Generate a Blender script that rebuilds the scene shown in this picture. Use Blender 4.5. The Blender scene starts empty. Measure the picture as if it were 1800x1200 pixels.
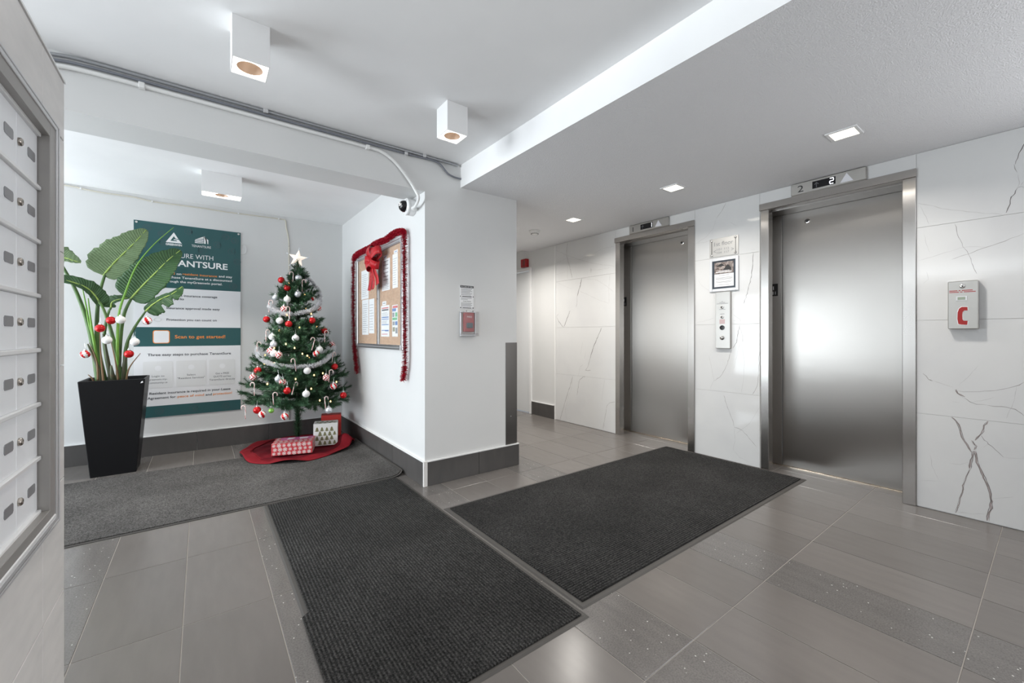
import bpy, bmesh, math, random
from mathutils import Vector, Matrix
R = math.radians
rnd = random.Random(7)
scene = bpy.context.scene
COL = scene.collection

# ------------------------------------------------------------------ camera
cam_d = bpy.data.cameras.new('camera')
cam_d.sensor_width = 36.0
cam_d.lens = 14.48
cam_d.shift_y = -12.0 / 1800.0
cam_d.clip_start = 0.02
cam = bpy.data.objects.new('camera', cam_d)
COL.objects.link(cam)
cam.location = (0, 0, 1.113)
cam.rotation_euler = (R(90), 0, -math.atan(546 / 724.0))
scene.camera = cam

# ------------------------------------------------------------------ world, daylight, exposure
scene.view_settings.view_transform = 'Standard'
scene.view_settings.look = 'None'
scene.view_settings.gamma = 1.0
scene.view_settings.use_curve_mapping = False
scene.view_settings.exposure = 0.03
world = bpy.data.worlds.new('sky')
scene.world = world
world.use_nodes = True
world.node_tree.nodes['Background'].inputs[0].default_value = (0.82, 0.91, 1.0, 1)
world.node_tree.nodes['Background'].inputs[1].default_value = 1.0

def area_light(name, loc, rot, sx, sy, watts, col):
    d = bpy.data.lights.new(name, 'AREA')
    d.shape = 'RECTANGLE'; d.size = sx; d.size_y = sy; d.energy = watts; d.color = col
    o = bpy.data.objects.new(name, d); COL.objects.link(o)
    o.location = loc; o.rotation_euler = rot
    return o
# daylight through the entrance glazing on the left plus an added light on the right
area_light('daylight_entrance', (-2.74, 3.95, 1.15), (R(120), 0, R(-90)), 1.9, 2.1, 92, (0.86, 0.94, 1.0))
area_light('daylight_side_window', (-5.44, 1.45, 1.30), (R(124), 0, R(-90)), 2.4, 2.0, 262, (0.90, 0.96, 1.0))
area_light('added_fill_right', (3.70, -1.70, 1.25), (R(118), 0, R(90)), 2.0, 1.9, 62, (0.95, 0.97, 1.0))  # unseen source added to brighten the mailbox wall

# ------------------------------------------------------------------ helpers
class MB:
    def __init__(s): s.v = []; s.f = []; s.m = []
    def add(s, vs, fs, mi=0):
        b = len(s.v); s.v += [tuple(p) for p in vs]
        for f in fs: s.f.append(tuple(b + i for i in f)); s.m.append(mi)
        return s
    def box(s, x0, x1, y0, y1, z0, z1, mi=0):
        vs = [(x, y, z) for z in (z0, z1) for y in (y0, y1) for x in (x0, x1)]
        return s.add(vs, [(0, 2, 3, 1), (4, 5, 7, 6), (0, 1, 5, 4), (2, 6, 7, 3), (0, 4, 6, 2), (1, 3, 7, 5)], mi)
    def hexa(s, p, mi=0):   # 8 corners in box order
        return s.add(p, [(0, 2, 3, 1), (4, 5, 7, 6), (0, 1, 5, 4), (2, 6, 7, 3), (0, 4, 6, 2), (1, 3, 7, 5)], mi)
    def obox(s, c, hx, hy, z0, z1, rot, mi=0):
        ca, sa = math.cos(rot), math.sin(rot); vs = []
        for z in (z0, z1):
            for y in (-hy, hy):
                for x in (-hx, hx):
                    vs.append((c[0] + x * ca - y * sa, c[1] + x * sa + y * ca, z))
        return s.hexa(vs, mi)
    def tube(s, pts, r, n=8, caps=True, mi=0, mfun=None):
        pts = [Vector(p) for p in pts]; N = len(pts)
        rs = r if isinstance(r, (list, tuple)) else [r] * N
        b = len(s.v); prev = None
        for i, p in enumerate(pts):
            t = (pts[min(i + 1, N - 1)] - pts[max(i - 1, 0)])
            t = t.normalized() if t.length > 1e-9 else Vector((0, 0, 1))
            if prev is None:
                a = Vector((0, 0, 1)) if abs(t.z) < .9 else Vector((1, 0, 0))
                u = t.cross(a).normalized()
            else:
                u = (prev - t * prev.dot(t)); u = u.normalized() if u.length > 1e-6 else t.orthogonal().normalized()
            prev = u; w = t.cross(u)
            for k in range(n):
                a = 2 * math.pi * k / n
                s.v.append(tuple(p + (u * math.cos(a) + w * math.sin(a)) * rs[i]))
        for i in range(N - 1):
            for k in range(n):
                k2 = (k + 1) % n
                s.f.append((b + i * n + k, b + i * n + k2, b + (i + 1) * n + k2, b + (i + 1) * n + k))
                s.m.append(mfun(i, k) if mfun else mi)
        if caps:
            s.f.append(tuple(b + k for k in reversed(range(n)))); s.m.append(mi)
            s.f.append(tuple(b + (N - 1) * n + k for k in range(n))); s.m.append(mi)
        return s
    def lathe(s, c, axis, prof, n=24, mi=0, mfun=None):
        c = Vector(c); ax = Vector(axis).normalized()
        u = ax.orthogonal().normalized(); w = ax.cross(u); b = len(s.v)
        for (r, h) in prof:
            for k in range(n):
                a = 2 * math.pi * k / n
                s.v.append(tuple(c + ax * h + (u * math.cos(a) + w * math.sin(a)) * max(r, 1e-5)))
        for i in range(len(prof) - 1):
            for k in range(n):
                k2 = (k + 1) % n
                s.f.append((b + i * n + k, b + i * n + k2, b + (i + 1) * n + k2, b + (i + 1) * n + k))
                s.m.append(mfun(i, k) if mfun else mi)
        return s
    def quad(s, a, b, c, d, mi=0): return s.add([a, b, c, d], [(0, 1, 2, 3)], mi)
    def prism(s, poly, O, U, V, N, depth, mi=0):   # flat outline in (u,v) at O, extruded by depth along N
        O, U, V, N = Vector(O), Vector(U), Vector(V), Vector(N); n = len(poly)
        f0 = [O + U * a + V * b for a, b in poly]; f1 = [p + N * depth for p in f0]
        fs = [tuple(range(n, 2 * n)), tuple(reversed(range(n)))] + [(i, (i + 1) % n, n + (i + 1) % n, n + i) for i in range(n)]
        return s.add(f0 + f1, fs, mi)
    def build(s, name, mats, parent=None, smooth=False, bevel=0, uv=None, sharp=None):
        org = ORG.get(parent.name_full, Vector()) if parent else Vector()
        me = bpy.data.meshes.new(name)
        me.from_pydata([(p[0] - org[0], p[1] - org[1], p[2] - org[2]) for p in s.v], [], s.f)
        mats = mats if isinstance(mats, (list, tuple)) else [mats]
        for m in mats: me.materials.append(M[m])
        me.polygons.foreach_set('material_index', s.m)
        bm = bmesh.new(); bm.from_mesh(me)
        bmesh.ops.recalc_face_normals(bm, faces=bm.faces)
        if bevel: bmesh.ops.bevel(bm, geom=bm.edges[:], offset=bevel, segments=1, affect='EDGES', clamp_overlap=True)
        bm.to_mesh(me); bm.free()
        if smooth:
            me.polygons.foreach_set('use_smooth', [True] * len(me.polygons))
            if sharp: me.set_sharp_from_angle(angle=R(sharp))
        if uv:
            l = me.uv_layers.new(name='UVMap')
            for lp in me.loops:
                co = me.vertices[lp.vertex_index].co; l.data[lp.index].uv = uv(co + org)
        return put(name, me, parent, org)

ORG = {}
def put(name, me, parent=None, org=None):
    o = bpy.data.objects.new(name, me); COL.objects.link(o)
    if parent: o.parent = parent
    ORG[o.name_full] = Vector(org) if org is not None else Vector()
    return o
def thing(name, label, cat, loc, group=None, kind=None):
    o = bpy.data.objects.new(name, None); COL.objects.link(o)
    o.empty_display_size = .05; o.location = loc; ORG[o.name_full] = Vector(loc)
    tag(o, label, cat, group, kind); return o
def tag(o, label=None, cat=None, group=None, kind=None):
    if label: o['label'] = label
    if cat: o['category'] = cat
    if group: o['group'] = group
    if kind: o['kind'] = kind
    return o
def copy_tree(o, parent=None):
    c = o.copy(); COL.objects.link(c); c.parent = parent; ORG[c.name_full] = ORG[o.name_full].copy()
    for ch in [x for x in KIDS.get(o.name_full, [])]: 
        k = copy_tree(ch, c); KIDS.setdefault(c.name_full, []).append(k)
    return c
KIDS = {}
def kid(parent, o): KIDS.setdefault(parent.name_full, []).append(o); return o

def text(name, body, O, U, V, mat, parent, width=None, height=None, bold=0.0, align='LEFT', lift=0.0):
    """flat lettering in the plane O,U,V; width fits the whole line, height is the capital height"""
    c = bpy.data.curves.new('lettering', 'FONT'); c.body = body; c.size = 1.0; c.offset = bold; c.resolution_u = 3
    t = bpy.data.objects.new('lettering', c)
    me = bpy.data.meshes.new_from_object(t)
    bpy.data.objects.remove(t); bpy.data.curves.remove(c)
    xs = [v.co.x for v in me.vertices]; x0, x1 = min(xs), max(xs)
    sy = (height or .02) / .70
    sx = width / (x1 - x0) if width else sy
    O, U, V = Vector(O), Vector(U), Vector(V); N = U.cross(V)
    org = ORG.get(parent.name_full, Vector())
    sh = {'LEFT': 0, 'CENTER': -.5, 'RIGHT': -1}[align] * (x1 - x0) * sx
    for v in me.vertices:
        v.co = O + U * ((v.co.x - x0) * sx + sh) + V * (v.co.y * sy) + N * lift - org
    me.name = name; me.materials.append(M[mat])
    return put(name, me, parent, org)

# ------------------------------------------------------------------ materials
M = {}
def mat(name, col, rough=.5, metal=0.0, emit=None, estr=0.0, noise=None, bump=None, spec=.5, coat=0.0, alpha=None, trans=0.0, sheen=0.0, aniso=0.0, col2=None):
    m = bpy.data.materials.new(name); m.use_nodes = True; nt = m.node_tree; nd = nt.nodes; L = nt.links
    b = nd['Principled BSDF']
    b.inputs['Base Color'].default_value = (*col, 1); b.inputs['Roughness'].default_value = rough
    b.inputs['Metallic'].default_value = metal; b.inputs['Specular IOR Level'].default_value = spec
    b.inputs['Coat Weight'].default_value = coat; b.inputs['Transmission Weight'].default_value = trans
    b.inputs['Sheen Weight'].default_value = sheen
    if emit: b.inputs['Emission Color'].default_value = (*emit, 1); b.inputs['Emission Strength'].default_value = estr
    if alpha is not None: b.inputs['Alpha'].default_value = alpha
    tc = None
    if noise or bump:
        tc = nd.new('ShaderNodeTexCoord')
    def scaled(sc):
        mp = nd.new('ShaderNodeMapping'); L.new(tc.outputs['Object'], mp.inputs[0])
        sc = sc if isinstance(sc, (tuple, list)) else (sc,) * 3
        mp.inputs['Scale'].default_value = sc; return mp.outputs[0]
    if noise:
        sc, c2, lo, hi = noise
        n = nd.new('ShaderNodeTexNoise'); n.inputs['Detail'].default_value = 4; n.inputs['Scale'].default_value = 1.0
        L.new(scaled(sc), n.inputs['Vector'])
        r = nd.new('ShaderNodeValToRGB'); r.color_ramp.elements[0].position = lo; r.color_ramp.elements[1].position = hi
        r.color_ramp.elements[0].color = (*col, 1); r.color_ramp.elements[1].color = (*c2, 1)
        L.new(n.outputs['Fac'], r.inputs[0]); L.new(r.outputs[0], b.inputs['Base Color'])
    if bump:
        sc, st, dist = bump
        n2 = nd.new('ShaderNodeTexNoise'); n2.inputs['Detail'].default_value = 3; n2.inputs['Scale'].default_value = 1.0
        L.new(scaled(sc), n2.inputs['Vector'])
        bp = nd.new('ShaderNodeBump'); bp.inputs['Strength'].default_value = st; bp.inputs['Distance'].default_value = dist
        L.new(n2.outputs['Fac'], bp.inputs['Height']); L.new(bp.outputs[0], b.inputs['Normal'])
    if aniso:
        b.inputs['Anisotropic'].default_value = aniso
        tg = nd.new('ShaderNodeTangent'); tg.direction_type = 'UV_MAP'; L.new(tg.outputs[0], b.inputs['Tangent'])
    M[name] = m; return m

mat('paint_white', (.70, .70, .695), .55, bump=(60, .08, .002), noise=(2.2, (.675, .68, .675), .40, .75))
mat('paint_ceiling', (.92, .92, .92), .7, bump=(26, .10, .003), noise=(1.3, (.85, .85, .855), .4, .7))
mat('paint_stipple', (.84, .84, .855), .75, bump=(180, .9, .005))
mat('grout_floor', (.34, .31, .28), .8)
mat('grout_wall', (.74, .72, .70), .8)
mat('marble', (.69, .69, .685), .07, noise=(3.0, (.64, .64, .645), .45, .8))
mat('vein_faint', (.50, .49, .485), .1)
mat('vein_mid', (.31, .29, .285), .1)
mat('vein_dark', (.15, .135, .13), .12)
mat('vein_warm', (.40, .345, .335), .12)
mat('steel', (.47, .45, .427), .33, 1.0, aniso=.97, bump=((1.2, 1.2, 3.0), .12, .01))
mat('steel_dark', (.25, .235, .225), .32, 1.0)
mat('steel_frame', (.50, .48, .46), .27, 1.0, aniso=.85)
mat('steel_plate', (.50, .485, .46), .42, 1.0, aniso=.5)
mat('chrome', (.72, .70, .68), .12, 1.0)
mat('aluminium', (.62, .63, .65), .35, 1.0)
mat('aluminium_light', (.70, .70, .71), .4, .65)
mat('mail_frame', (.36, .345, .33), .42, .45)
mat('mail_door', (.88, .89, .91), .38, .05)
mat('mail_strip', (.86, .86, .86), .35, .2)
mat('mail_tag', (.30, .30, .31), .4, .5)
mat('brass', (.60, .52, .43), .25, 1.0)
mat('lock_steel', (.45, .41, .37), .25, 1.0)
mat('mail_tile', (.74, .715, .695), .38, noise=((7, 7, 26), (.66, .64, .625), .35, .7))
mat('white_plastic', (.80, .80, .79), .4)
mat('white_gloss', (.84, .84, .84), .25)
mat('black_plastic', (.012, .012, .013), .3)
mat('black_glass', (.01, .01, .012), .05)
mat('rubber', (.065, .06, .056), .6)
mat('baseboard_tile', (.088, .082, .079), .35, noise=((16, 16, 5), (.072, .068, .066), .35, .7))
mat('pot_black', (.008, .008, .009), .42, bump=(120, .15, .001), spec=.22)
mat('soil', (.04, .028, .02), .95, bump=(60, .8, .01))
mat('red_plastic', (.36, .012, .018), .3)
mat('red_print', (.34, .012, .012), .5)
mat('ink_black', (.02, .02, .02), .6)
mat('ink_grey', (.22, .22, .23), .7)
mat('ink_blue', (.03, .14, .42), .6)
mat('ink_green', (.08, .40, .16), .6)
mat('ink_red', (.60, .05, .05), .6)
mat('paper', (.84, .84, .85), .7)
mat('paper_cream', (.80, .79, .76), .7)
mat('cork', (.56, .33, .17), .85, noise=(70, (.42, .22, .10), .4, .62), bump=(150, .3, .002))
mat('teal', (.022, .095, .10), .45)
mat('teal_swirl', (.045, .09, .10), .45)
mat('poster_white', (.83, .83, .85), .4)
mat('poster_card', (.765, .765, .77), .4)
mat('poster_text', (.05, .055, .07), .5)
mat('poster_light', (.88, .88, .88), .5)
mat('orange', (.83, .27, .05), .5)
mat('display_on', (.9, .9, 1.0), .4, emit=(.9, .93, 1.0), estr=2.2)
mat('display_dim', (.10, .10, .11), .4)
mat('arrow_white', (.78, .78, .82), .35)
mat('lamp_glow', (1, .97, .9), .4, emit=(1.0, .955, .86), estr=6.0)
mat('lamp_glow_warm', (1, .9, .75), .4, emit=(1.0, .91, .74), estr=5.0)
mat('reflector', (.55, .42, .33), .35, .4)
mat('door_white', (.78, .79, .80), .35)
mat('glass', (.9, .95, .95), .04, alpha=.10)
mat('glass_clear', (.42, .40, .39), .08, alpha=.12, spec=.3)
mat('red_bow', (.55, .012, .02), .28, bump=(200, .1, .001))
mat('tinsel_red', (.46, .010, .030), .35, .15)
mat('tinsel_silver', (.88, .88, .90), .35, .1)
mat('bauble_red', (.58, .012, .015), .16, .35)
mat('bauble_white', (.82, .81, .79), .45)
mat('bauble_silver', (.72, .74, .78), .30, .55)
mat('bauble_green', (.25, .55, .10), .2, .3)
mat('bauble_cap', (.75, .75, .74), .3, .8)
mat('cane_white', (.84, .80, .76), .35)
mat('cane_red', (.55, .04, .04), .35)
mat('needle', (.020, .070, .030), .6, noise=(30, (.05, .135, .06), .38, .66))
mat('needle_tip', (.065, .165, .07), .55)
mat('bark', (.03, .035, .02), .8)
mat('bulb_warm', (1, .8, .4), .3, emit=(1, .62, .22), estr=3.0)
mat('star_glow', (1, .90, .80), .3, emit=(1, .84, .70), estr=.55)
mat('velvet', (.16, .004, .011), .8, noise=(9, (.085, .002, .007), .35, .7), spec=.2)
mat('velvet_trim', (.21, .007, .014), .75, spec=.2)
mat('gift_red', (.62, .045, .035), .45)
mat('gift_white', (.84, .83, .80), .4)
mat('gift_pattern_red', (.60, .05, .06), .45)
mat('gift_pink', (.55, .10, .28), .4)
mat('gift_tree', (.22, .21, .10), .5)
mat('stem', (.10, .20, .045), .5, noise=((40, 40, 6), (.055, .10, .04), .35, .7))
mat('stem_dry', (.20, .12, .06), .7)
mat('stem_bright', (.17, .36, .05), .45)
mat('midrib', (.36, .50, .12), .45)
mat('plant_sheath', (.085, .10, .055), .6, noise=((60, 60, 8), (.17, .11, .06), .5, .75))
mat('conduit_grey', (.40, .41, .43), .4, .5)
mat('cable_dark', (.20, .21, .24), .5)
mat('cable_beige', (.66, .62, .52), .6)

mat('print_navy', (.03, .04, .055), .35)
mat('print_photo', (.10, .07, .06), .4, noise=(38, (.42, .36, .33), .40, .62))
mat('lcd', (.30, .35, .28), .3)
mat('pull_blue', (.04, .09, .12), .35)

# anisotropic and layered materials that need their own node trees
def floor_tile_mat(name, base, dark, speck, rough):
    m = bpy.data.materials.new(name); m.use_nodes = True; nt = m.node_tree; nd = nt.nodes; L = nt.links; b = nd['Principled BSDF']
    tc = nd.new('ShaderNodeTexCoord'); oi = nd.new('ShaderNodeObjectInfo')
    ad = nd.new('ShaderNodeVectorMath'); ad.operation = 'ADD'; L.new(tc.outputs['Object'], ad.inputs[0]); 
    sc = nd.new('ShaderNodeVectorMath'); sc.operation = 'SCALE'; sc.inputs['Scale'].default_value = 13.0
    cx = nd.new('ShaderNodeCombineXYZ'); L.new(oi.outputs['Random'], cx.inputs[0]); L.new(oi.outputs['Random'], cx.inputs[1])
    L.new(cx.outputs[0], sc.inputs[0]); L.new(sc.outputs[0], ad.inputs[1])
    mp = nd.new('ShaderNodeMapping'); mp.inputs['Scale'].default_value = (26, 5, 5); L.new(ad.outputs[0], mp.inputs[0])
    n = nd.new('ShaderNodeTexNoise'); n.inputs['Scale'].default_value = 1; n.inputs['Detail'].default_value = 6; L.new(mp.outputs[0], n.inputs['Vector'])
    r = nd.new('ShaderNodeValToRGB'); r.color_ramp.elements[0].position = .3; r.color_ramp.elements[1].position = .72
    r.color_ramp.elements[0].color = (*dark, 1); r.color_ramp.elements[1].color = (*base, 1); L.new(n.outputs['Fac'], r.inputs[0])
    hv = nd.new('ShaderNodeHueSaturation'); L.new(r.outputs[0], hv.inputs['Color'])
    mr = nd.new('ShaderNodeMapRange'); mr.inputs['To Min'].default_value = .93; mr.inputs['To Max'].default_value = 1.07
    L.new(oi.outputs['Random'], mr.inputs['Value']); L.new(mr.outputs[0], hv.inputs['Value'])
    out = hv.outputs[0]
    if speck:
        v = nd.new('ShaderNodeTexVoronoi'); v.inputs['Scale'].default_value = 75; L.new(ad.outputs[0], v.inputs['Vector'])
        lt = nd.new('ShaderNodeMath'); lt.operation = 'LESS_THAN'; lt.inputs[1].default_value = .20; L.new(v.outputs['Distance'], lt.inputs[0])
        sp = nd.new('ShaderNodeSeparateColor'); L.new(v.outputs['Color'], sp.inputs[0])
        gt = nd.new('ShaderNodeMath'); gt.operation = 'GREATER_THAN'; gt.inputs[1].default_value = .93; L.new(sp.outputs[0], gt.inputs[0])
        mu = nd.new('ShaderNodeMath'); mu.operation = 'MULTIPLY'; L.new(lt.outputs[0], mu.inputs[0]); L.new(gt.outputs[0], mu.inputs[1])
        mx = nd.new('ShaderNodeMix'); mx.data_type = 'RGBA'; L.new(mu.outputs[0], mx.inputs[0]); L.new(out, mx.inputs[6]); mx.inputs[7].default_value = (*speck, 1)
        n3 = nd.new('ShaderNodeTexNoise'); n3.inputs['Scale'].default_value = 170; n3.inputs['Detail'].default_value = 2; L.new(ad.outputs[0], n3.inputs['Vector'])
        r3 = nd.new('ShaderNodeValToRGB'); r3.color_ramp.elements[0].position = .33; r3.color_ramp.elements[1].position = .60
        r3.color_ramp.elements[0].color = (.78, .78, .78, 1); r3.color_ramp.elements[1].color = (1.05, 1.05, 1.05, 1); L.new(n3.outputs['Fac'], r3.inputs[0])
        mm = nd.new('ShaderNodeMix'); mm.data_type = 'RGBA'; mm.blend_type = 'MULTIPLY'; mm.inputs[0].default_value = 1.0
        L.new(mx.outputs[2], mm.inputs[6]); L.new(r3.outputs[0], mm.inputs[7]); out = mm.outputs[2]
    L.new(out, b.inputs['Base Color'])
    n2 = nd.new('ShaderNodeTexNoise'); n2.inputs['Scale'].default_value = 3.0; L.new(ad.outputs[0], n2.inputs['Vector'])
    m2 = nd.new('ShaderNodeMapRange'); m2.inputs['To Min'].default_value = rough - .06; m2.inputs['To Max'].default_value = rough + .08; L.new(n2.outputs['Fac'], m2.inputs['Value'])
    L.new(m2.outputs[0], b.inputs['Roughness'])
    M[name] = m
floor_tile_mat('floor_tile', (.168, .152, .142), (.153, .139, .130), None, .22)
floor_tile_mat('floor_tile_speckled', (.174, .160, .152), (.142, .132, .126), (.60, .58, .55), .18)

def carpet_mat(name, ribs, c0, c1, pitch):
    m = bpy.data.materials.new(name); m.use_nodes = True; nt = m.node_tree; nd = nt.nodes; L = nt.links; b = nd['Principled BSDF']
    b.inputs['Roughness'].default_value = .95; b.inputs['Specular IOR Level'].default_value = .15
    tc = nd.new('ShaderNodeTexCoord')
    n = nd.new('ShaderNodeTexNoise'); n.inputs['Scale'].default_value = 150; n.inputs['Detail'].default_value = 3; n.inputs['Roughness'].default_value = .75; L.new(tc.outputs['Object'], n.inputs['Vector'])
    r = nd.new('ShaderNodeValToRGB'); r.color_ramp.elements[0].position = .38; r.color_ramp.elements[1].position = .66
    r.color_ramp.elements[0].color = (*c0, 1); r.color_ramp.elements[1].color = (*c1, 1); L.new(n.outputs['Fac'], r.inputs[0])
    out = r.outputs[0]; h = n.outputs['Fac']
    big = nd.new('ShaderNodeTexNoise'); big.inputs['Scale'].default_value = 2.2; big.inputs['Detail'].default_value = 2; L.new(tc.outputs['Object'], big.inputs['Vector'])
    br = nd.new('ShaderNodeMapRange'); br.inputs['From Min'].default_value = .3; br.inputs['From Max'].default_value = .7; br.inputs['To Min'].default_value = .8; br.inputs['To Max'].default_value = 1.25; L.new(big.outputs['Fac'], br.inputs['Value'])
    hv = nd.new('ShaderNodeHueSaturation'); L.new(out, hv.inputs['Color']); L.new(br.outputs[0], hv.inputs['Value']); out = hv.outputs[0]
    if ribs:
        sx = nd.new('ShaderNodeSeparateXYZ'); L.new(tc.outputs['Object'], sx.inputs[0])
        w = nd.new('ShaderNodeMath'); w.operation = 'MULTIPLY'; w.inputs[1].default_value = 2 * math.pi / pitch
        L.new(sx.outputs[ribs], w.inputs[0])
        si = nd.new('ShaderNodeMath'); si.operation = 'SINE'; L.new(w.outputs[0], si.inputs[0])
        mr = nd.new('ShaderNodeMapRange'); mr.inputs['From Min'].default_value = -1; mr.inputs['To Min'].default_value = .45; mr.inputs['To Max'].default_value = 1.15; L.new(si.outputs[0], mr.inputs['Value'])
        h2 = nd.new('ShaderNodeHueSaturation'); L.new(out, h2.inputs['Color']); L.new(mr.outputs[0], h2.inputs['Value']); out = h2.outputs[0]
        ad = nd.new('ShaderNodeMath'); ad.operation = 'ADD'; L.new(mr.outputs[0], ad.inputs[0]); L.new(n.outputs['Fac'], ad.inputs[1]); h = ad.outputs[0]
    bp = nd.new('ShaderNodeBump'); bp.inputs['Strength'].default_value = .9; bp.inputs['Distance'].default_value = .006; L.new(h, bp.inputs['Height']); L.new(bp.outputs[0], b.inputs['Normal'])
    L.new(out, b.inputs['Base Color']); M[name] = m
carpet_mat('carpet_ribbed_x', 'Y', (.012, .012, .012), (.085, .083, .081), .0135)
carpet_mat('carpet_ribbed_y', 'X', (.012, .012, .012), (.085, .083, .081), .0135)
carpet_mat('carpet_plain', None, (.035, .033, .032), (.16, .152, .146), .012)

def leaf_mat(name, c0, c1):
    m = bpy.data.materials.new(name); m.use_nodes = True; nt = m.node_tree; nd = nt.nodes; L = nt.links; b = nd['Principled BSDF']
    b.inputs['Roughness'].default_value = .5
    uv = nd.new('ShaderNodeUVMap'); sx = nd.new('ShaderNodeSeparateXYZ'); L.new(uv.outputs[0], sx.inputs[0])
    ab = nd.new('ShaderNodeMath'); ab.operation = 'ABSOLUTE'; L.new(sx.outputs[0], ab.inputs[0])
    mu = nd.new('ShaderNodeMath'); mu.operation = 'MULTIPLY_ADD'; mu.inputs[1].default_value = -.10; L.new(ab.outputs[0], mu.inputs[0]); L.new(sx.outputs[1], mu.inputs[2])
    sc = nd.new('ShaderNodeMath'); sc.operation = 'MULTIPLY'; sc.inputs[1].default_value = 190; L.new(mu.outputs[0], sc.inputs[0])
    si = nd.new('ShaderNodeMath'); si.operation = 'SINE'; L.new(sc.outputs[0], si.inputs[0])
    n = nd.new('ShaderNodeTexNoise'); n.inputs['Scale'].default_value = 22; L.new(uv.outputs[0], n.inputs['Vector'])
    ad = nd.new('ShaderNodeMath'); ad.operation = 'MULTIPLY_ADD'; ad.inputs[1].default_value = .22; L.new(si.outputs[0], ad.inputs[0]); L.new(n.outputs['Fac'], ad.inputs[2])
    r = nd.new('ShaderNodeValToRGB'); r.color_ramp.elements[0].position = .2; r.color_ramp.elements[1].position = .85
    r.color_ramp.elements[0].color = (*c0, 1); r.color_ramp.elements[1].color = (*c1, 1); L.new(ad.outputs[0], r.inputs[0])
    L.new(r.outputs[0], b.inputs['Base Color'])
    bp = nd.new('ShaderNodeBump'); bp.inputs['Strength'].default_value = .35; bp.inputs['Distance'].default_value = .004; L.new(si.outputs[0], bp.inputs['Height']); L.new(bp.outputs[0], b.inputs['Normal'])
    M[name] = m
leaf_mat('leaf_under', (.11, .18, .08), (.20, .285, .14))
leaf_mat('leaf_top', (.016, .062, .018), (.045, .115, .03))

# ================================================================== STRUCTURE
XE = 3.72          # elevator wall face
ZC = 2.43          # lobby ceiling
PX0, PX1, PY = 1.31, 2.16, 2.80     # pillar between alcove and corridor
YB = 5.02          # alcove back wall

def shared_box(name, sx, sy, sz, m, ch=.0012):
    """box with chamfered top, centre of its top face at the origin"""
    me = bpy.data.meshes.new(name); hx, hy = sx / 2, sy / 2
    vs = [(-hx, -hy, -sz), (hx, -hy, -sz), (hx, hy, -sz), (-hx, hy, -sz), (-hx, -hy, -ch), (hx, -hy, -ch), (hx, hy, -ch), (-hx, hy, -ch),
          (-hx + ch, -hy + ch, 0), (hx - ch, -hy + ch, 0), (hx - ch, hy - ch, 0), (-hx + ch, hy - ch, 0)]
    fs = [(8, 9, 10, 11), (3, 2, 1, 0)] + [(i, (i + 1) % 4, 4 + (i + 1) % 4, 4 + i) for i in range(4)] + [(4 + i, 4 + (i + 1) % 4, 8 + (i + 1) % 4, 8 + i) for i in range(4)]
    me.from_pydata(vs, [], fs); me.materials.append(M[m]); return me

# ---- floor: slab in grout colour, every tile in view laid on it
floor = MB().box(-5.6, 4.3, -3.3, 6.6, -.12, -.0018).build('floor', 'grout_floor')
tag(floor, 'grey floor of long rectangular stone tiles with speckled accent rows', kind='structure')
TW, TL = .2985, .606
meA = shared_box('tile', TW - .0032, TL - .0032, .009, 'floor_tile'); meB = shared_box('tile', TW - .0032, TL - .0032, .009, 'floor_tile_speckled')
fwx, fwy = math.sin(math.atan(546 / 724.)), math.cos(math.atan(546 / 724.))
rest = MB()
for i in range(-24, 10):
    for j in range(-7, 10):
        x0, y0 = 1.436 + i * TW, .80 + j * TL
        cx_, cy_ = x0 + TW / 2, y0 + TL / 2
        if cx_ < -5.5 or (cx_ < -2.85 and cy_ > 2.8) or cx_ > 4.02 or cy_ > 6.5 or cy_ < -3.2: continue
        if PX0 + .1 < cx_ < PX1 - .1 and cy_ > PY + .3: continue
        if cy_ > YB + .25 and cx_ < PX0: continue
        dep = cx_ * fwx + cy_ * fwy; side = cx_ * fwy - cy_ * fwx
        seen = dep > .9 and abs(side) < dep * 1.32 + .45 and cy_ > -.5
        if seen:
            o = put('tile', meB if (i % 3 == 2 and i < 5) else meA, floor); o.location = (cx_, cy_, 0)
        else:
            rest.box(x0 + .0016, x0 + TW - .0016, y0 + .0016, y0 + TL - .0016, -.009, 0, 1 if i % 3 == 2 and i < 5 else 0)
o = rest.build('tile', ['floor_tile', 'floor_tile_speckled'], floor); tag(o, kind='stuff')

# ---- ceilings
c1 = MB(); c1.box(-5.6, 1.62, -3.3, PY + .27, ZC, ZC + .15)
tag(c1.build('ceiling', 'paint_ceiling'), 'white plaster ceiling over the middle of the lobby', kind='structure')
c2 = MB().box(-2.9, PX0, PY + .27, 5.2, 2.385, ZC + .15)
tag(c2.build('ceiling', 'paint_ceiling'), 'white ceiling of the alcove with the Christmas tree', kind='structure')
z0, z1 = 2.255, 2.2898
c3 = MB().hexa([(1.61, -3.3, z0), (3.74, -3.3, z1), (1.61, 4.52, z0), (3.74, 4.52, z1), (1.61, -3.3, 2.6), (3.74, -3.3, 2.6), (1.61, 4.52, 2.6), (3.74, 4.52, 2.6)])
so = c3.build('ceiling', ['paint_ceiling', 'paint_stipple'])
for p in so.data.polygons:
    if p.normal.z < -.9: p.material_index = 1
tag(so, 'dropped stippled soffit running along the elevator wall', kind='structure')
tag(MB().box(PX1, 3.74, 4.52, 6.6, 2.33, 2.6).build('ceiling', 'paint_ceiling'), 'corridor ceiling past the soffit, above the white door', kind='structure')
tag(MB().box(-5.6, PX0, PY, PY + .27, 2.165, ZC).build('trim_1', 'paint_white'), 'deep white beam crossing in front of the alcove', kind='structure')

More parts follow.
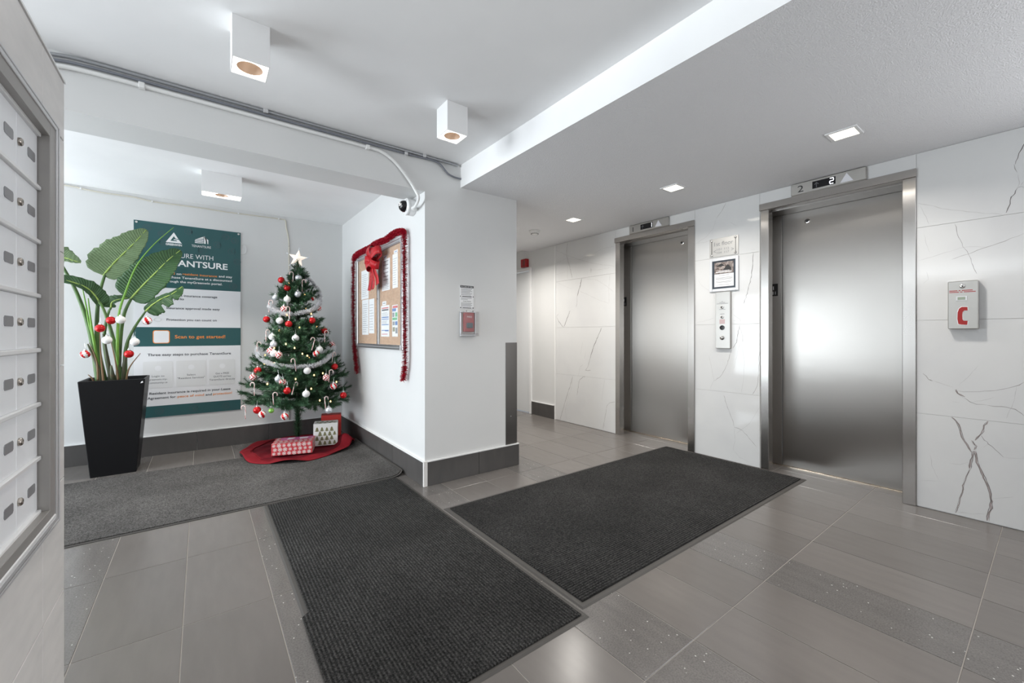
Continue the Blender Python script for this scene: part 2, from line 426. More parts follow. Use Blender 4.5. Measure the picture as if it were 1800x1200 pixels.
# ---- walls
tag(MB().box(-2.9, PX0, YB, 5.2, 0, 2.385).build('wall_back', 'paint_white'), 'white alcove back wall behind the poster and tree', kind='structure')
tag(MB().box(PX0, PX1, PY, 6.6, 0, ZC).build('wall_pillar', 'paint_white'), 'white wall block with bulletin board side and fire alarm front', kind='structure')
tag(MB().box(PX1, 4.1, 6.45, 6.6, 0, 2.6).build('wall_corridor', 'paint_white'), 'white end wall of the corridor', kind='structure')
wl = MB()
for a, b in ((-3.3, -.65), (2.65, 2.8)): wl.box(-5.6, -5.48, a, b, 0, ZC)
for a, b in ((2.8, 2.95), (4.95, 5.2)): wl.box(-2.9, -2.78, a, b, 0, 2.165 if a < 3 else ZC)
wl.box(-5.48, -2.9, 2.8, 2.95, 0, 2.165)
for a, b, c, d in ((-.65, 2.65, 0, .28), (-.65, 2.65, 2.32, ZC)): wl.box(-5.6, -5.48, a, b, c, d)
wl.box(-2.9, -2.78, 3.07, 4.95, 2.2, ZC)
tag(wl.build('wall_left', 'paint_white'), 'white left wall with glazed entrance', kind='structure')
wr_ = MB()
wr_.box(-5.6, 4.1, -3.3, -3.18, 0, 2.6)
tag(wr_.build('wall_rear', 'paint_white'), 'plain white rear wall', kind='structure')

# elevator wall: body with the two door recesses, then marble tiles proud of it
wb = MB()
for a, b in ((-3.3, -2.75), (-.65, .50), (1.56, 2.0), (3.14, 4.40), (5.42, 6.6)): wb.box(3.735, 4.1, a, b, 0, 2.6)
for a, b in ((.50, 1.56), (2.0, 3.14)): wb.box(3.735, 4.1, a, b, 2.17, 2.6)
wb.box(3.735, 4.1, 4.40, 5.42, 2.06, 2.6); wb.box(3.735, 4.1, -2.75, -.65, 0, .25); wb.box(3.735, 4.1, -2.75, -.65, 2.25, 2.6)
for a, b, c, d in ((-.65, .60, 0, 2.6), (1.44, 2.09, 0, 2.6), (2.96, 3.985, 0, 2.6), (.60, 1.44, 2.17, 2.6), (2.09, 2.96, 2.17, 2.6)): wb.box(3.7205, 3.735, a, b, c, d)
wall_r = wb.build('wall_right', 'grout_wall'); tag(wall_r, 'white marble tiled elevator wall with grey veins', kind='structure')
wp = MB().box(3.7195, 3.735, 3.985, 4.46, 0, 2.32).box(3.7195, 3.735, 4.46, 5.42, 2.06, 2.33).box(3.7195, 3.735, 5.36, 6.6, 0, 2.33)
tag(wp.build('wall_right', 'paint_white'), 'white painted strip of wall beside the corridor door', kind='structure')
tag(MB().box(3.706, 3.7195, 3.968, 3.992, 0, 2.285).build('trim_2', 'white_plastic', bevel=.002), 'narrow white edging strip ending the marble', kind='structure')
VEINS = [
(3,0,[(3.979,2.22),(3.779,2.13),(3.589,2.054),(3.345,1.964),(3.082,1.9),(2.999,1.879)]),
(2.5,0,[(3.986,2.047),(3.779,2.082),(3.533,2.031),(3.345,2.063),(3.192,2.107),(3.011,2.111)]),
(4,1,[(3.749,2.273),(3.764,2.202),(3.764,2.117),(3.71,1.963),(3.67,1.822)]),
(2.5,0,[(3.764,2.117),(3.749,1.989),(3.755,1.821)]),
(2,0,[(3.979,1.9),(3.794,1.91)]),
(2,0,[(3.979,1.812),(3.824,1.743),(3.675,1.687)]),
(7,2,[(3.506,1.798),(3.528,1.725),(3.556,1.656),(3.584,1.586)]),
(3,1,[(3.584,1.586),(3.589,1.494),(3.604,1.454)]),
(2.5,0,[(3.506,1.798),(3.384,1.781),(3.267,1.758),(3.118,1.666),(3.011,1.591)]),
(2.5,0,[(3.547,1.651),(3.411,1.594),(3.242,1.522),(3.082,1.468)]),
(3,0,[(3.07,1.803),(3.089,1.635),(3.082,1.474)]),
(4,1,[(3.36,1.907),(3.353,1.847)]),
(2.5,0,[(3.384,1.89),(3.242,1.872),(3.07,1.875)]),
(6,2,[(3.705,1.417),(3.749,1.335),(3.818,1.203)]),
(5,2,[(3.954,1.342),(3.891,1.265),(3.836,1.204)]),
(3,1,[(3.916,1.384),(3.973,1.343)]),
(6,2,[(3.192,1.195),(3.229,1.123),(3.28,1.035),(3.332,0.936),(3.371,0.826)]),
(4,1,[(3.371,0.826),(3.411,0.714),(3.451,0.681),(3.358,0.688)]),
(4.5,1,[(3.451,0.681),(3.478,0.602),(3.547,0.552),(3.567,0.468),(3.584,0.364)]),
(3,0,[(3.492,1.023),(3.528,0.869)]),
(3,0,[(3.438,0.903),(3.465,0.821)]),
(3,0,[(3.478,0.75),(3.533,0.716),(3.561,0.612),(3.567,0.509)]),
(5,1,[(3.661,0.594),(3.699,0.476),(3.77,0.321),(3.83,0.164),(3.891,0.0)]),
(3,0,[(3.661,0.583),(3.681,0.436),(3.749,0.302),(3.794,0.148),(3.77,0.035)]),
(3,0,[(3.147,0.606),(3.172,0.489),(3.187,0.353)]),
(3.5,1,[(2.999,0.358),(3.07,0.339),(3.113,0.299),(3.138,0.187),(3.172,0.018)]),
(2.5,1,[(3.167,0.086),(3.138,0.043)]),
(4,1,[(1.775,2.281),(1.822,2.2),(1.858,2.16)]),
(3,0,[(1.858,2.16),(1.885,2.077),(1.961,2.007),(2.051,1.969)]),
(2.5,0,[(1.751,2.111),(1.672,2.053)]),
(3,0,[(2.051,1.969),(1.961,1.964),(1.907,1.976)]),
(3,0,[(2.032,1.628),(1.994,1.57),(1.917,1.51),(1.864,1.484)]),
(2.5,0,[(1.896,1.497),(1.864,1.421)]),
(3,0,[(1.568,1.835),(1.531,1.829)]),
(5.5,2,[(1.544,1.811),(1.551,1.714),(1.562,1.598),(1.596,1.463),(1.624,1.375)]),
(3.5,0,[(1.624,1.375),(1.672,1.348),(1.715,1.33)]),
(3.5,0,[(1.624,1.375),(1.577,1.333),(1.531,1.263)]),
(3.5,1,[(1.715,1.289),(1.653,1.247),(1.643,1.214)]),
(3,0,[(1.715,1.238),(1.643,1.22)]),
(5,2,[(1.653,1.197),(1.672,1.126),(1.682,1.046),(1.715,0.994)]),
(3.5,1,[(1.653,1.176),(1.634,1.106),(1.63,1.046)]),
(4.5,1,[(1.721,0.984),(1.771,0.828),(1.816,0.742),(1.879,0.695)]),
(3,0,[(1.928,0.925),(1.879,0.705),(1.913,0.621)]),
(3,0,[(1.653,1.046),(1.682,0.924),(1.707,0.812)]),
(3,0,[(1.643,1.046),(1.618,0.887),(1.624,0.727),(1.643,0.616)]),
(4.5,1,[(1.49,0.975),(1.504,0.835),(1.513,0.698),(1.55,0.606)]),
(3,0,[(2.039,1.226),(1.939,1.245),(1.875,1.264)]),
(4,1,[(1.791,0.578),(1.761,0.469),(1.721,0.383),(1.701,0.305)]),
(4,1,[(1.701,0.305),(1.643,0.295),(1.586,0.246),(1.522,0.171)]),
(3,0,[(1.701,0.305),(1.695,0.194),(1.711,0.11),(1.653,0.053),(1.577,0.031)]),
(2.5,0,[(1.49,0.507),(1.577,0.357),(1.682,0.258)]),
(6,2,[(0.116,2.199),(0.125,2.166),(0.141,2.12),(0.15,2.087)]),
(4,1,[(0.15,2.087),(0.141,2.036)]),
(3.5,0,[(0.139,2.025),(0.133,1.979),(0.136,1.955)]),
(4.5,1,[(0.116,1.946),(0.134,1.954),(0.142,1.949)]),
(3.5,0,[(0.116,1.978),(0.127,1.956)]),
(6,2,[(0.142,1.949),(0.152,1.919),(0.164,1.904),(0.169,1.865),(0.178,1.816)]),
(4,0,[(0.548,1.965),(0.495,1.939),(0.438,1.905),(0.356,1.869),(0.273,1.838),(0.195,1.812)]),
(3,0,[(0.536,1.945),(0.518,1.888),(0.495,1.817)]),
(3,0,[(0.518,1.756),(0.509,1.697),(0.495,1.641)]),
(3.5,1,[(0.383,1.797),(0.372,1.735),(0.356,1.67),(0.335,1.619),(0.319,1.57),(0.307,1.511),(0.293,1.478)]),
(3.5,1,[(0.116,1.685),(0.162,1.665),(0.209,1.648),(0.253,1.633),(0.33,1.601),(0.399,1.578)]),
(3,0,[(0.253,1.633),(0.34,1.647),(0.405,1.631),(0.466,1.612),(0.542,1.591)]),
(2.5,0,[(0.506,1.516),(0.501,1.466),(0.524,1.44)]),
(7,1,[(0.524,0.863),(0.498,0.829),(0.479,0.821)]),
(3.5,0,[(0.479,0.821),(0.435,0.805),(0.392,0.789)]),
(12,1,[(0.381,0.775),(0.371,0.752),(0.344,0.732)]),
(4.5,1,[(0.344,0.732),(0.321,0.709),(0.293,0.697),(0.251,0.693)]),
(5,1,[(0.251,0.693),(0.199,0.695),(0.16,0.691),(0.136,0.678),(0.116,0.655)]),
(4.5,1,[(0.371,0.765),(0.304,0.768),(0.221,0.783),(0.173,0.807),(0.131,0.824),(0.116,0.845)]),
(3.5,0,[(0.315,0.704),(0.276,0.721),(0.226,0.746)]),
(3,0,[(0.142,0.823),(0.149,0.757),(0.162,0.698),(0.178,0.63)]),
(2.5,0,[(0.287,0.928),(0.321,0.87),(0.368,0.8)]),
(2.5,0,[(0.395,0.701),(0.362,0.696)]),
(11,2,[(0.398,0.602),(0.377,0.581),(0.362,0.54),(0.353,0.489),(0.333,0.446),(0.314,0.402)]),
(9,2,[(0.248,0.601),(0.266,0.574),(0.269,0.54),(0.281,0.512),(0.301,0.478)]),
(5,1,[(0.276,0.513),(0.262,0.486),(0.248,0.468),(0.221,0.44),(0.191,0.402)]),
(3,0,[(0.248,0.468),(0.267,0.443)]),
(3,0,[(0.191,0.402),(0.152,0.405),(0.116,0.415)]),
(9,1,[(0.312,0.476),(0.304,0.456),(0.295,0.445),(0.303,0.418)]),
(13,2,[(0.31,0.412),(0.311,0.377),(0.318,0.333),(0.321,0.302)]),
(8,1,[(0.321,0.302),(0.336,0.251),(0.346,0.213),(0.353,0.15),(0.365,0.094),(0.371,0.057),(0.381,0.015)]),
(15,2,[(0.301,0.414),(0.293,0.348),(0.278,0.3),(0.259,0.246),(0.243,0.201),(0.238,0.152),(0.237,0.094),(0.248,0.061),(0.252,0.013)]),
(3,0,[(0.234,0.151),(0.194,0.166),(0.154,0.185)]),
(3,0,[(0.371,0.022),(0.31,0.035),(0.259,0.05)]),
(3,0,[(0.492,0.348),(0.482,0.274),(0.454,0.2)]),
(2.5,0,[(0.41,0.314),(0.362,0.317),(0.321,0.342)]),
(2.5,0,[(0.537,0.168),(0.485,0.184),(0.444,0.192)]),
]
rows = (0.004, .605, 1.205, 1.805, 2.2885); cols = ((-.645, .555), (1.495, 2.06), (2.99, 3.968))
tiles = []
for (a, b) in cols:
    for k in range(4): tiles.append((a, b, rows[k], rows[k + 1]))
tiles += [(.555, 1.495, 2.19, 2.2885), (2.06, 2.99, 2.19, 2.2885)]
XT = 3.712
vr = random.Random(3)
def ribbon(mb, pts, w, mi):
    P = []
    for i in range(len(pts) - 1):
        n = max(2, int(math.hypot(pts[i + 1][0] - pts[i][0], pts[i + 1][1] - pts[i][1]) / .018))
        for k in range(n):
            t = k / n; P.append((pts[i][0] * (1 - t) + pts[i + 1][0] * t, pts[i][1] * (1 - t) + pts[i + 1][1] * t))
    P.append(pts[-1]); N = len(P); L_, R_ = [], []
    for i, p in enumerate(P):
        q0, q1 = P[max(i - 1, 0)], P[min(i + 1, N - 1)]
        dx, dz = q1[0] - q0[0], q1[1] - q0[1]; l = math.hypot(dx, dz) or 1
        nx, nz = -dz / l, dx / l
        j = vr.uniform(-1, 1) * min(.0035, w * .8)
        ww = w * (.30 + .45 * vr.random()) * (.35 if i in (0, N - 1) else 1)
        c = (p[0] + nx * j, p[1] + nz * j)
        L_.append((XT - .0003, c[0] + nx * ww * .5, c[1] + nz * ww * .5)); R_.append((XT - .0003, c[0] - nx * ww * .5, c[1] - nz * ww * .5))
    lift = {0: 0, 1: 0, 3: 0, 2: .0002}[mi]
    for q in (L_, R_):
        for i in range(N): q[i] = (q[i][0] - lift, q[i][1], q[i][2])
    for i in range(N - 1): mb.quad(L_[i], L_[i + 1], R_[i + 1], R_[i], mi)
placed = {}
for (w, d, pts) in VEINS:
    mx, mz = sum(p[0] for p in pts) / len(pts), sum(p[1] for p in pts) / len(pts)
    for t in tiles:
        if t[0] - .02 <= mx <= t[1] + .02 and t[2] <= mz <= t[3]:
            pts2 = [(min(max(p[0], t[0] + .003), t[1] - .003), min(max(p[1], t[2] + .003), t[3] - .003)) for p in pts]
            placed.setdefault(t, []).append((w, d, pts2)); break
for t in tiles:
    o = MB().box(XT, 3.7205, t[0] + .0007, t[1] - .0007, t[2] + .0007, t[3] - .0007).build('marble_tile', 'marble', wall_r, bevel=.0006)
    if t in placed:
        mb = MB()
        for (w, d, pts) in placed[t]:
            k = 1.5 if t[0] > 2.5 else 1.0      # the farthest slab has the broadest veining
            if w >= 8:
                ribbon(mb, pts, w / 1000 * 1.05, 3)
                for sg in (-1, 1): ribbon(mb, [(p[0] + sg * w * .00026, p[1]) for p in pts], w / 3600, 2)
            else: ribbon(mb, pts, w / 1000 * k * (1.05 if d else .9), d)
        mb.build('vein', ['vein_faint', 'vein_mid', 'vein_dark', 'vein_warm'], o)

# ---- baseboards, each tile its own piece
def baseboard(name, label, pieces, cap=True):
    root = thing(name, label, None, (pieces[0][0], pieces[0][2], 0), kind='structure')
    for (x0, x1, y0, y1) in pieces:
        MB().box(x0, x1, y0, y1, .0, .176).build('tile', 'baseboard_tile', root, bevel=.001)
        MB().box(x0 - .0005, x1 + .0005, y0 - .0005, y1 + .0005, .1765, .184).build('caulk', 'white_plastic', root)
    return root
T = .016
baseboard('baseboard_front', 'dark grey tile skirting below the fire alarm pull station', [(1.3245, 1.769, PY - T, PY - .0005), (1.772, 2.176, PY - T, PY - .0005)])
MB().box(1.295, 1.3235, PY - .0165, PY, .001, .184).build('trim_3', 'grout_wall', None)
tag(bpy.data.objects['trim_3'], 'pale metal corner profile on the skirting edge', kind='structure')
baseboard('baseboard_alcove_right', 'dark grey tile skirting under the bulletin board', [(PX0 - T, PX0 - .0005, PY + .002, 3.40), (PX0 - T, PX0 - .0005, 3.403, 4.005), (PX0 - T, PX0 - .0005, 4.008, 4.61), (PX0 - T, PX0 - .0005, 4.613, YB - T - .001)])
baseboard('baseboard_alcove_back', 'dark grey tile skirting along the wall behind planter and tree', [(a, a + .597, YB - T, YB - .0005) for a in (-2.43, -1.83, -1.23, -.63, -.03, .57)] + [(1.17, PX0 - .001, YB - T, YB - .0005)])
baseboard('baseboard_corridor', 'short dark skirting tile between white door and marble', [(3.704, 3.7195, 4.0, 4.455)])

# ---- corridor door
d1 = thing('door_1', 'plain white corridor door with white steel frame', None, (3.72, 4.9, 0), kind='structure')
MB().box(3.722, 3.76, 4.515, 5.335, .012, 2.015).build('door_leaf', 'door_white', d1, bevel=.002)
MB().box(3.700, 3.735, 4.462, 4.505, 0, 2.065).box(3.700, 3.735, 5.345, 5.39, 0, 2.065).box(3.700, 3.735, 4.505, 5.345, 2.022, 2.065).build('door_frame', 'white_gloss', d1, bevel=.002)
for z in (.25, 1.05, 1.78):
    MB().tube([(3.716, 4.512, z - .05), (3.716, 4.512, z + .05)], .007, 8).build('hinge', 'aluminium', d1, smooth=True, sharp=40)
MB().box(3.70, 3.72, 5.27, 5.29, 1.0, 1.02).tube([(3.69, 5.28, 1.01), (3.67, 5.28, 1.01), (3.67, 5.17, 1.01)], .009, 8).build('handle', 'chrome', d1)

# ---- mailbox partition clad in tile
pt = MB().box(-.60, -.3125, -1.6, 1.632, 0, 1.800).build('wall_partition', 'grout_wall')
tag(pt, 'low tiled partition wall holding the mailboxes', kind='structure')
zr = (.001, .115, .42, .725, 1.03, 1.335, 1.64, 1.800)
for i in range(7):
    for (a, b) in ((1.4485, 1.6325), (.8405, 1.4455), (.2325, .8375), (-.3755, .2295), (-.9835, -.3785), (-1.6, -.9865)):
        lo, hi = zr[i] + .0016, zr[i + 1] - .0016
        if b > -.2 and a < 1.44:            # mailbox panel opening
            if lo > .64 and hi < 1.641: continue
            if lo < .64 < hi: hi = .655
        MB().box(-.3125, -.300, a, b, lo, hi).build('tile', 'mail_tile', pt, bevel=.001)
for i in range(7): MB().box(-.60, -.3005, 1.632, 1.640, zr[i] + .0012, zr[i + 1] - .0012).build('tile', 'mail_tile', pt)
MB().box(-.605, -.297, -1.6, 1.643, 1.800, 1.806).build('edge_trim', 'white_gloss', pt)

# unseen windows: plain frames round the openings
for n, (x0, x1, y0, y1, z0_, z1_) in {'window_1': (-2.86, -2.80, 2.95, 4.95, .0, 2.2), 'window_2': (-5.57, -5.51, -.65, 2.65, .28, 2.32)}.items():
    b_ = MB(); b_.box(x0, x1, y0, y0 + .06, z0_, z1_).box(x0, x1, y1 - .06, y1, z0_, z1_).box(x0, x1, y0 + .06, y1 - .06, z1_ - .06, z1_).box(x0, x1, y0 + .06, y1 - .06, z0_, z0_ + .06).box(x0, x1, (y0 + y1) / 2 - .03, (y0 + y1) / 2 + .03, z0_ + .06, z1_ - .06)
    tag(b_.build(n, 'aluminium'), 'aluminium framed glazing in the left wall', kind='structure')
b_ = MB().box(3.76, 3.82, -2.75, -2.69, .25, 2.25).box(3.76, 3.82, -.71, -.65, .25, 2.25).box(3.76, 3.82, -2.69, -.71, 2.19, 2.25).box(3.76, 3.82, -2.69, -.71, .25, .31).box(3.76, 3.82, -1.73, -1.67, .31, 2.19)  # made-up window, put in for the added light on the mailboxes
tag(b_.build('window_added', 'aluminium'), 'added aluminium framed window in the right wall, unseen behind the camera', kind='structure')

# ================================================================== ELEVATORS
uvYZ = lambda p: (p.y, p.z)
U_E, V_Z = (0, -1, 0), (0, 0, 1)       # lettering directions on the elevator wall
def elevator(label, y0, y1, strike, lock_y, lock_z, plate_y, pocket):
    """outer jamb edges y0 (near) and y1 (far); door panel reaches to strike"""
    e = thing('elevator', label, 'elevator', (3.72, (y0 + y1) / 2, 0), 'elevators')
    def jamb(a, b):
        MB().box(3.699, 3.775, a, b, 0, 2.136).build('door_jamb', 'steel_frame', e, bevel=.0025, uv=uvYZ)
    jamb(y0, y0 + .066); jamb(y1 - .066, y1 - .006)
    MB().box(3.692, 3.775, y0 - .002, y1 + .004, 2.136, 2.191).build('header', 'steel_frame', e, bevel=.0025, uv=uvYZ)
    MB().box(3.775, 3.975, y0 - .03, pocket, 2.128, 2.160).build('head_soffit', 'steel_dark', e)
    d = MB().box(3.955, 3.985, y0 - .04, strike - .002, .008, 2.128).build('door_panel', 'steel', e, bevel=.0015, uv=uvYZ)
    MB().lathe((3.9552, lock_y, lock_z), (-1, 0, 0), [(.019, 0), (.019, .002), (.015, .004), (.011, .0045), (.009, .001), (.0, .001)], 20, mfun=lambda i, k: 1 if i >= 3 else 0).build('key_escutcheon', ['chrome', 'ink_black'], d, smooth=True, sharp=40)
    sp = MB().box(3.945, 3.985, strike + .002, pocket - .002, .008, 2.128).build('strike_panel', 'steel', e, bevel=.0015, uv=uvYZ)
    pl = MB().box(3.9425, 3.945, plate_y - .028, plate_y + .028, 1.445, 1.55).build('floor_plate', 'black_plastic', sp, bevel=.001)
    text('lettering', '1', (3.9422, plate_y + .008, 1.50), U_E, V_Z, 'arrow_white', sp, height=.03)
    b = MB()
    for i in range(2):
        for k in range(3): b.box(3.9418, 3.9424, plate_y - .012 + i * .018, plate_y - .006 + i * .018, 1.46 + k * .009, 1.464 + k * .009)
    b.build('braille', 'arrow_white', sp)
    MB().box(3.935, 3.99, y0 - .02, pocket, -.002, .007).build('sill', 'brass', e, bevel=.001)
    return e
elevator('nearer stainless steel elevator, the one beside the emergency phone', .555, 1.49, 1.415, 1.235, 2.04, 1.474, 1.558)
elevator('farther stainless steel elevator, next to the corridor door', 2.06, 2.99, 2.955, 2.333, 2.058, 3.047, 3.138)

def indicator(label, y0, y1, num, digit_right):
    """y0 > y1: left and right edges as seen"""
    t = thing('floor_indicator', label, 'floor indicator', (3.712, (y0 + y1) / 2, 2.193), 'floor indicators over the elevators')
    MB().box(3.690, 3.7115, y1, y0, 2.1935, 2.2855).build('housing', 'steel_plate', t, bevel=.005, uv=uvYZ)
    w = y0 - y1
    dl, dr = y0 - w * .31, y0 - w * .62
    s = MB().box(3.6885, 3.6905, dr, dl, 2.214, 2.268).build('display', 'black_glass', t)
    text('lettering', num, (3.6893, y0 - w * .10, 2.213), U_E, V_Z, 'ink_black', t, height=.05, width=w * (.085 if num == '2' else .02))
    O = (3.6880, dl, 2.214)
    MB().prism([(.012, .005), (.017, .005), (.017, .034), (.026, .026), (.029, .030), (.0145, .046), (.0, .030), (.003, .026), (.012, .034)], (3.6882, dl - .012, 2.214), U_E, V_Z, (-1, 0, 0), .0004).build('arrow_symbol', 'display_dim', s)
    x = digit_right; b = MB()
    def seg(u0, v0, u1, v1): b.box(3.6878, 3.6884, dr + .036 - u1 * .026, dr + .036 - u0 * .026, 2.220 + v0 * .042, 2.220 + v1 * .042)
    if num == '2':
        seg(.1, .92, .9, 1.04); seg(.85, .55, 1.02, .95); seg(.1, .46, .9, .58); seg(-.02, .08, .15, .5); seg(.1, -.02, .9, .1)
    else:
        seg(.85, .55, 1.02, 1.0); seg(.85, .0, 1.02, .48)
    b.build('digit', 'display_on', s)
    tri = y0 - w * .68
    MB().prism([(0, 0), (.075, 0), (.0375, .062)], (3.6895, tri, 2.209), U_E, V_Z, (-1, 0, 0), .003).build('up_arrow', 'arrow_white', t)
indicator('floor indicator reading 2 above the nearer elevator', 1.262, .802, '2', True)
indicator('floor indicator marked 1 above the farther elevator', 2.793, 2.32, '1', True)

# ---- things on the marble between the elevators
t = thing('floor_sign', 'square metal sign reading 1st floor between the elevators', 'sign', (3.71, 1.79, 1.81))
MB().box(3.7065, 3.7115, 1.664, 1.918, 1.812, 1.978).build('plate', 'steel_plate', t, bevel=.001, uv=uvYZ)
for y in (1.897, 1.688):
    MB().box(3.7045, 3.7063, y - .003, y + .003, 1.83, 1.96).build('bar', 'steel_dark', t)
    for z in (1.829, 1.961): MB().lathe((3.7065, y, z), (-1, 0, 0), [(.010, 0), (.010, .004), (.006, .007), (0, .008)], 14).build('screw', 'chrome', t, smooth=True, sharp=50)
text('lettering', '1st floor', (3.7062, 1.873, 1.910), U_E, V_Z, 'ink_grey', t, height=.036, width=.165)
text('lettering', '<', (3.7062, 1.880, 1.845), U_E, V_Z, 'ink_grey', t, height=.036, width=.022)
text('lettering', '>', (3.7062, 1.725, 1.845), U_E, V_Z, 'ink_grey', t, height=.036, width=.022)
for y, a, b in ((1.850, '101', '104'), (1.785, '112', '117')):
    text('lettering', a, (3.7062, y, 1.868), U_E, V_Z, 'ink_grey', t, height=.019, width=.042)
    text('lettering', b, (3.7062, y, 1.838), U_E, V_Z, 'ink_grey', t, height=.019, width=.042)

t = thing('framed_notice', 'silver framed notice with a dark photo under the 1st floor sign', 'notice', (3.71, 1.79, 1.5))
b = MB(); Y0, Y1, Z0, Z1 = 1.662, 1.914, 1.500, 1.797
for q in ((Y0, Y0 + .024, Z0, Z1), (Y1 - .024, Y1, Z0, Z1), (Y0 + .024, Y1 - .024, Z0, Z0 + .024), (Y0 + .024, Y1 - .024, Z1 - .024, Z1)): b.box(3.698, 3.7115, *q)
b.build('frame', 'aluminium_light', t, bevel=.002)
p = MB().box(3.706, 3.711, Y0 + .024, Y1 - .024, Z0 + .024, Z1 - .024).build('print', 'print_navy', t)
MB().box(3.7053, 3.7059, 1.705, 1.872, 1.658, 1.760).build('picture', 'print_photo', p)
MB().prism([(0, 0), (.045, .05), (.075, .02), (.075, 0)], (3.7052, 1.80, 1.685), U_E, V_Z, (-1, 0, 0), .0003).prism([(0, .03), (.05, .06), (.08, .035)], (3.7051, 1.86, 1.69), U_E, V_Z, (-1, 0, 0), .0003).build('picture_shape', 'ink_black', p)
MB().box(3.7053, 3.7059, 1.703, 1.873, 1.542, 1.655).build('text_block', 'paper', p)
b = MB()
for z, w in ((1.640, .09), (1.620, .15), (1.612, .15), (1.604, .14), (1.585, .15), (1.577, .12), (1.556, .13)): b.box(3.7049, 3.7053, 1.788 - w / 2, 1.788 + w / 2, z, z + .003)
b.build('text_lines', 'ink_grey', p)
MB().box(3.7049, 3.7053, 1.72, 1.86, 1.668, 1.674).box(3.7049, 3.7053, 1.74, 1.84, 1.68, 1.684).build('caption_lines', 'paper', p)

t = thing('call_station', 'tall steel elevator call button panel below the framed notice', 'call panel', (3.71, 1.79, .99))
MB().box(3.690, 3.7115, 1.725, 1.856, .99, 1.494).build('plate', 'steel_plate', t, bevel=.004, uv=uvYZ)
yc = 1.795
for z, n in ((1.357, 'key_switch'), (1.270, 'key_switch')):
    MB().lathe((3.690, yc, z), (-1, 0, 0), [(.015, 0), (.015, .003), (.010, .006), (.007, .006), (.006, .003), (0, .003)], 18, mfun=lambda i, k: 1 if i >= 3 else 0).build(n, ['chrome', 'ink_black'], t, smooth=True, sharp=40)
MB().lathe((3.690, yc, 1.175), (-1, 0, 0), [(.021, 0), (.021, .004), (.012, .005), (.010, .002), (0, .002)], 22).build('button', 'black_plastic', t, smooth=True, sharp=40)
MB().lathe((3.690, yc, 1.085), (-1, 0, 0), [(.019, 0), (.019, .006), (.014, .011), (0, .013)], 22).build('button', 'chrome', t, smooth=True, sharp=40)
b = MB(); MB
for z, w in ((1.405, .012), (1.396, .05), (1.386, .10), (1.335, .055), (1.294, .04)): b.box(3.6893, 3.6899, yc - w / 2, yc + w / 2, z, z + .004)
tag(b.build('engraving', 'ink_grey', t), kind='stuff')
b = MB()
for z in (1.242, 1.232, 1.222, 1.212): b.box(3.6893, 3.6899, yc - .024, yc + .024, z, z + .004)
tag(b.build('engraving', 'red_print', t), kind='stuff')

t = thing('emergency_phone', 'steel emergency phone box with red handset symbol', 'phone', (3.71, .345, 1.148))
MB().box(3.662, 3.7115, .284, .408, 1.148, 1.437).build('box', 'steel_plate', t, bevel=.003, uv=uvYZ)
MB().lathe((3.662, .347, 1.405), (-1, 0, 0), [(.013, 0), (.013, .004), (.009, .007), (.004, .007), (.003, .003), (0, .003)], 18, mfun=lambda i, k: 1 if i >= 3 else 0).build('lock', ['chrome', 'ink_black'], t, smooth=True, sharp=40)
b = MB()
for z, ws in ((1.377, (.034, .008, .044)), (1.368, (.040, .010, .048))):
    y = .402
    for w in ws: b.box(3.6613, 3.6619, y - w, y, z, z + .0045); y -= w + .005
b.build('lettering', 'red_print', t)
MB().box(3.658, 3.662, .328, .374, 1.318, 1.345).build('display_bezel', 'aluminium_light', t, bevel=.001)
MB().box(3.6572, 3.658, .335, .367, 1.323, 1.340).build('display', 'lcd', t)
hs = [(.0, .0), (.012, -.004), (.036, -.006), (.038, .018), (.022, .019), (.017, .026), (.016, .055), (.018, .072), (.024, .080), (.038, .080), (.037, .101), (.014, .102), (.003, .092), (-.003, .070), (-.004, .030)]
MB().prism([(a * 1.0, b_ * 1.0) for a, b_ in hs], (3.6612, .364, 1.178), U_E, V_Z, (-1, 0, 0), .001).build('handset_symbol', 'red_print', t)
hb = [(a + (.0025 if a > .015 else -.0025), b_ + (.0028 if b_ > .05 else -.0028)) for a, b_ in hs]
MB().prism(hb, (3.6617, .364, 1.178), U_E, V_Z, (-1, 0, 0), .0004).build('symbol_outline', 'paper', t)

# ---- pillar front: notice, pull station, corner guard
U_P, N_P = (1, 0, 0), (0, -1, 0)
t = thing('fire_notice', 'small white fire instruction sign above the pull station', 'sign', (1.665, PY, 1.318))
MB().box(1.605, 1.726, PY - .004, PY, 1.318, 1.497).build('plate', 'paper', t)
for q in ((1.605, 1.726, 1.480, 1.497), (1.605, 1.612, 1.408, 1.416), (1.719, 1.726, 1.408, 1.416), (1.605, 1.615, 1.320, 1.328), (1.716, 1.726, 1.320, 1.328), (1.622, 1.708, 1.409, 1.415), (1.625, 1.706, 1.321, 1.326)): MB().box(q[0], q[1], PY - .0045, PY - .004, q[2], q[3]).build('black_band', 'ink_black', t)
text('lettering', 'IN CASE OF FIRE', (1.6655, PY - .0048, 1.4845), U_P, V_Z, 'paper', t, height=.008, width=.104, align='CENTER', bold=.01)
text('lettering', 'CAUTION', (1.6655, PY - .0045, 1.370), U_P, V_Z, 'ink_black', t, height=.008, width=.07, align='CENTER', bold=.01)
b = MB(); z = 1.472; k = 0
for z, w in ((1.470, .10), (1.461, .09), (1.452, .10), (1.443, .08), (1.434, .10), (1.424, .09), (1.398, .095), (1.388, .06), (1.358, .10), (1.350, .09), (1.342, .10), (1.334, .09)): b.box(1.612, 1.612 + w, PY - .0044, PY - .004, z, z + .003)
b.build('text_lines', 'ink_grey', t)
t = thing('pull_station', 'red fire alarm pull station under a clear cover', 'fire alarm', (1.672, PY, 1.10))
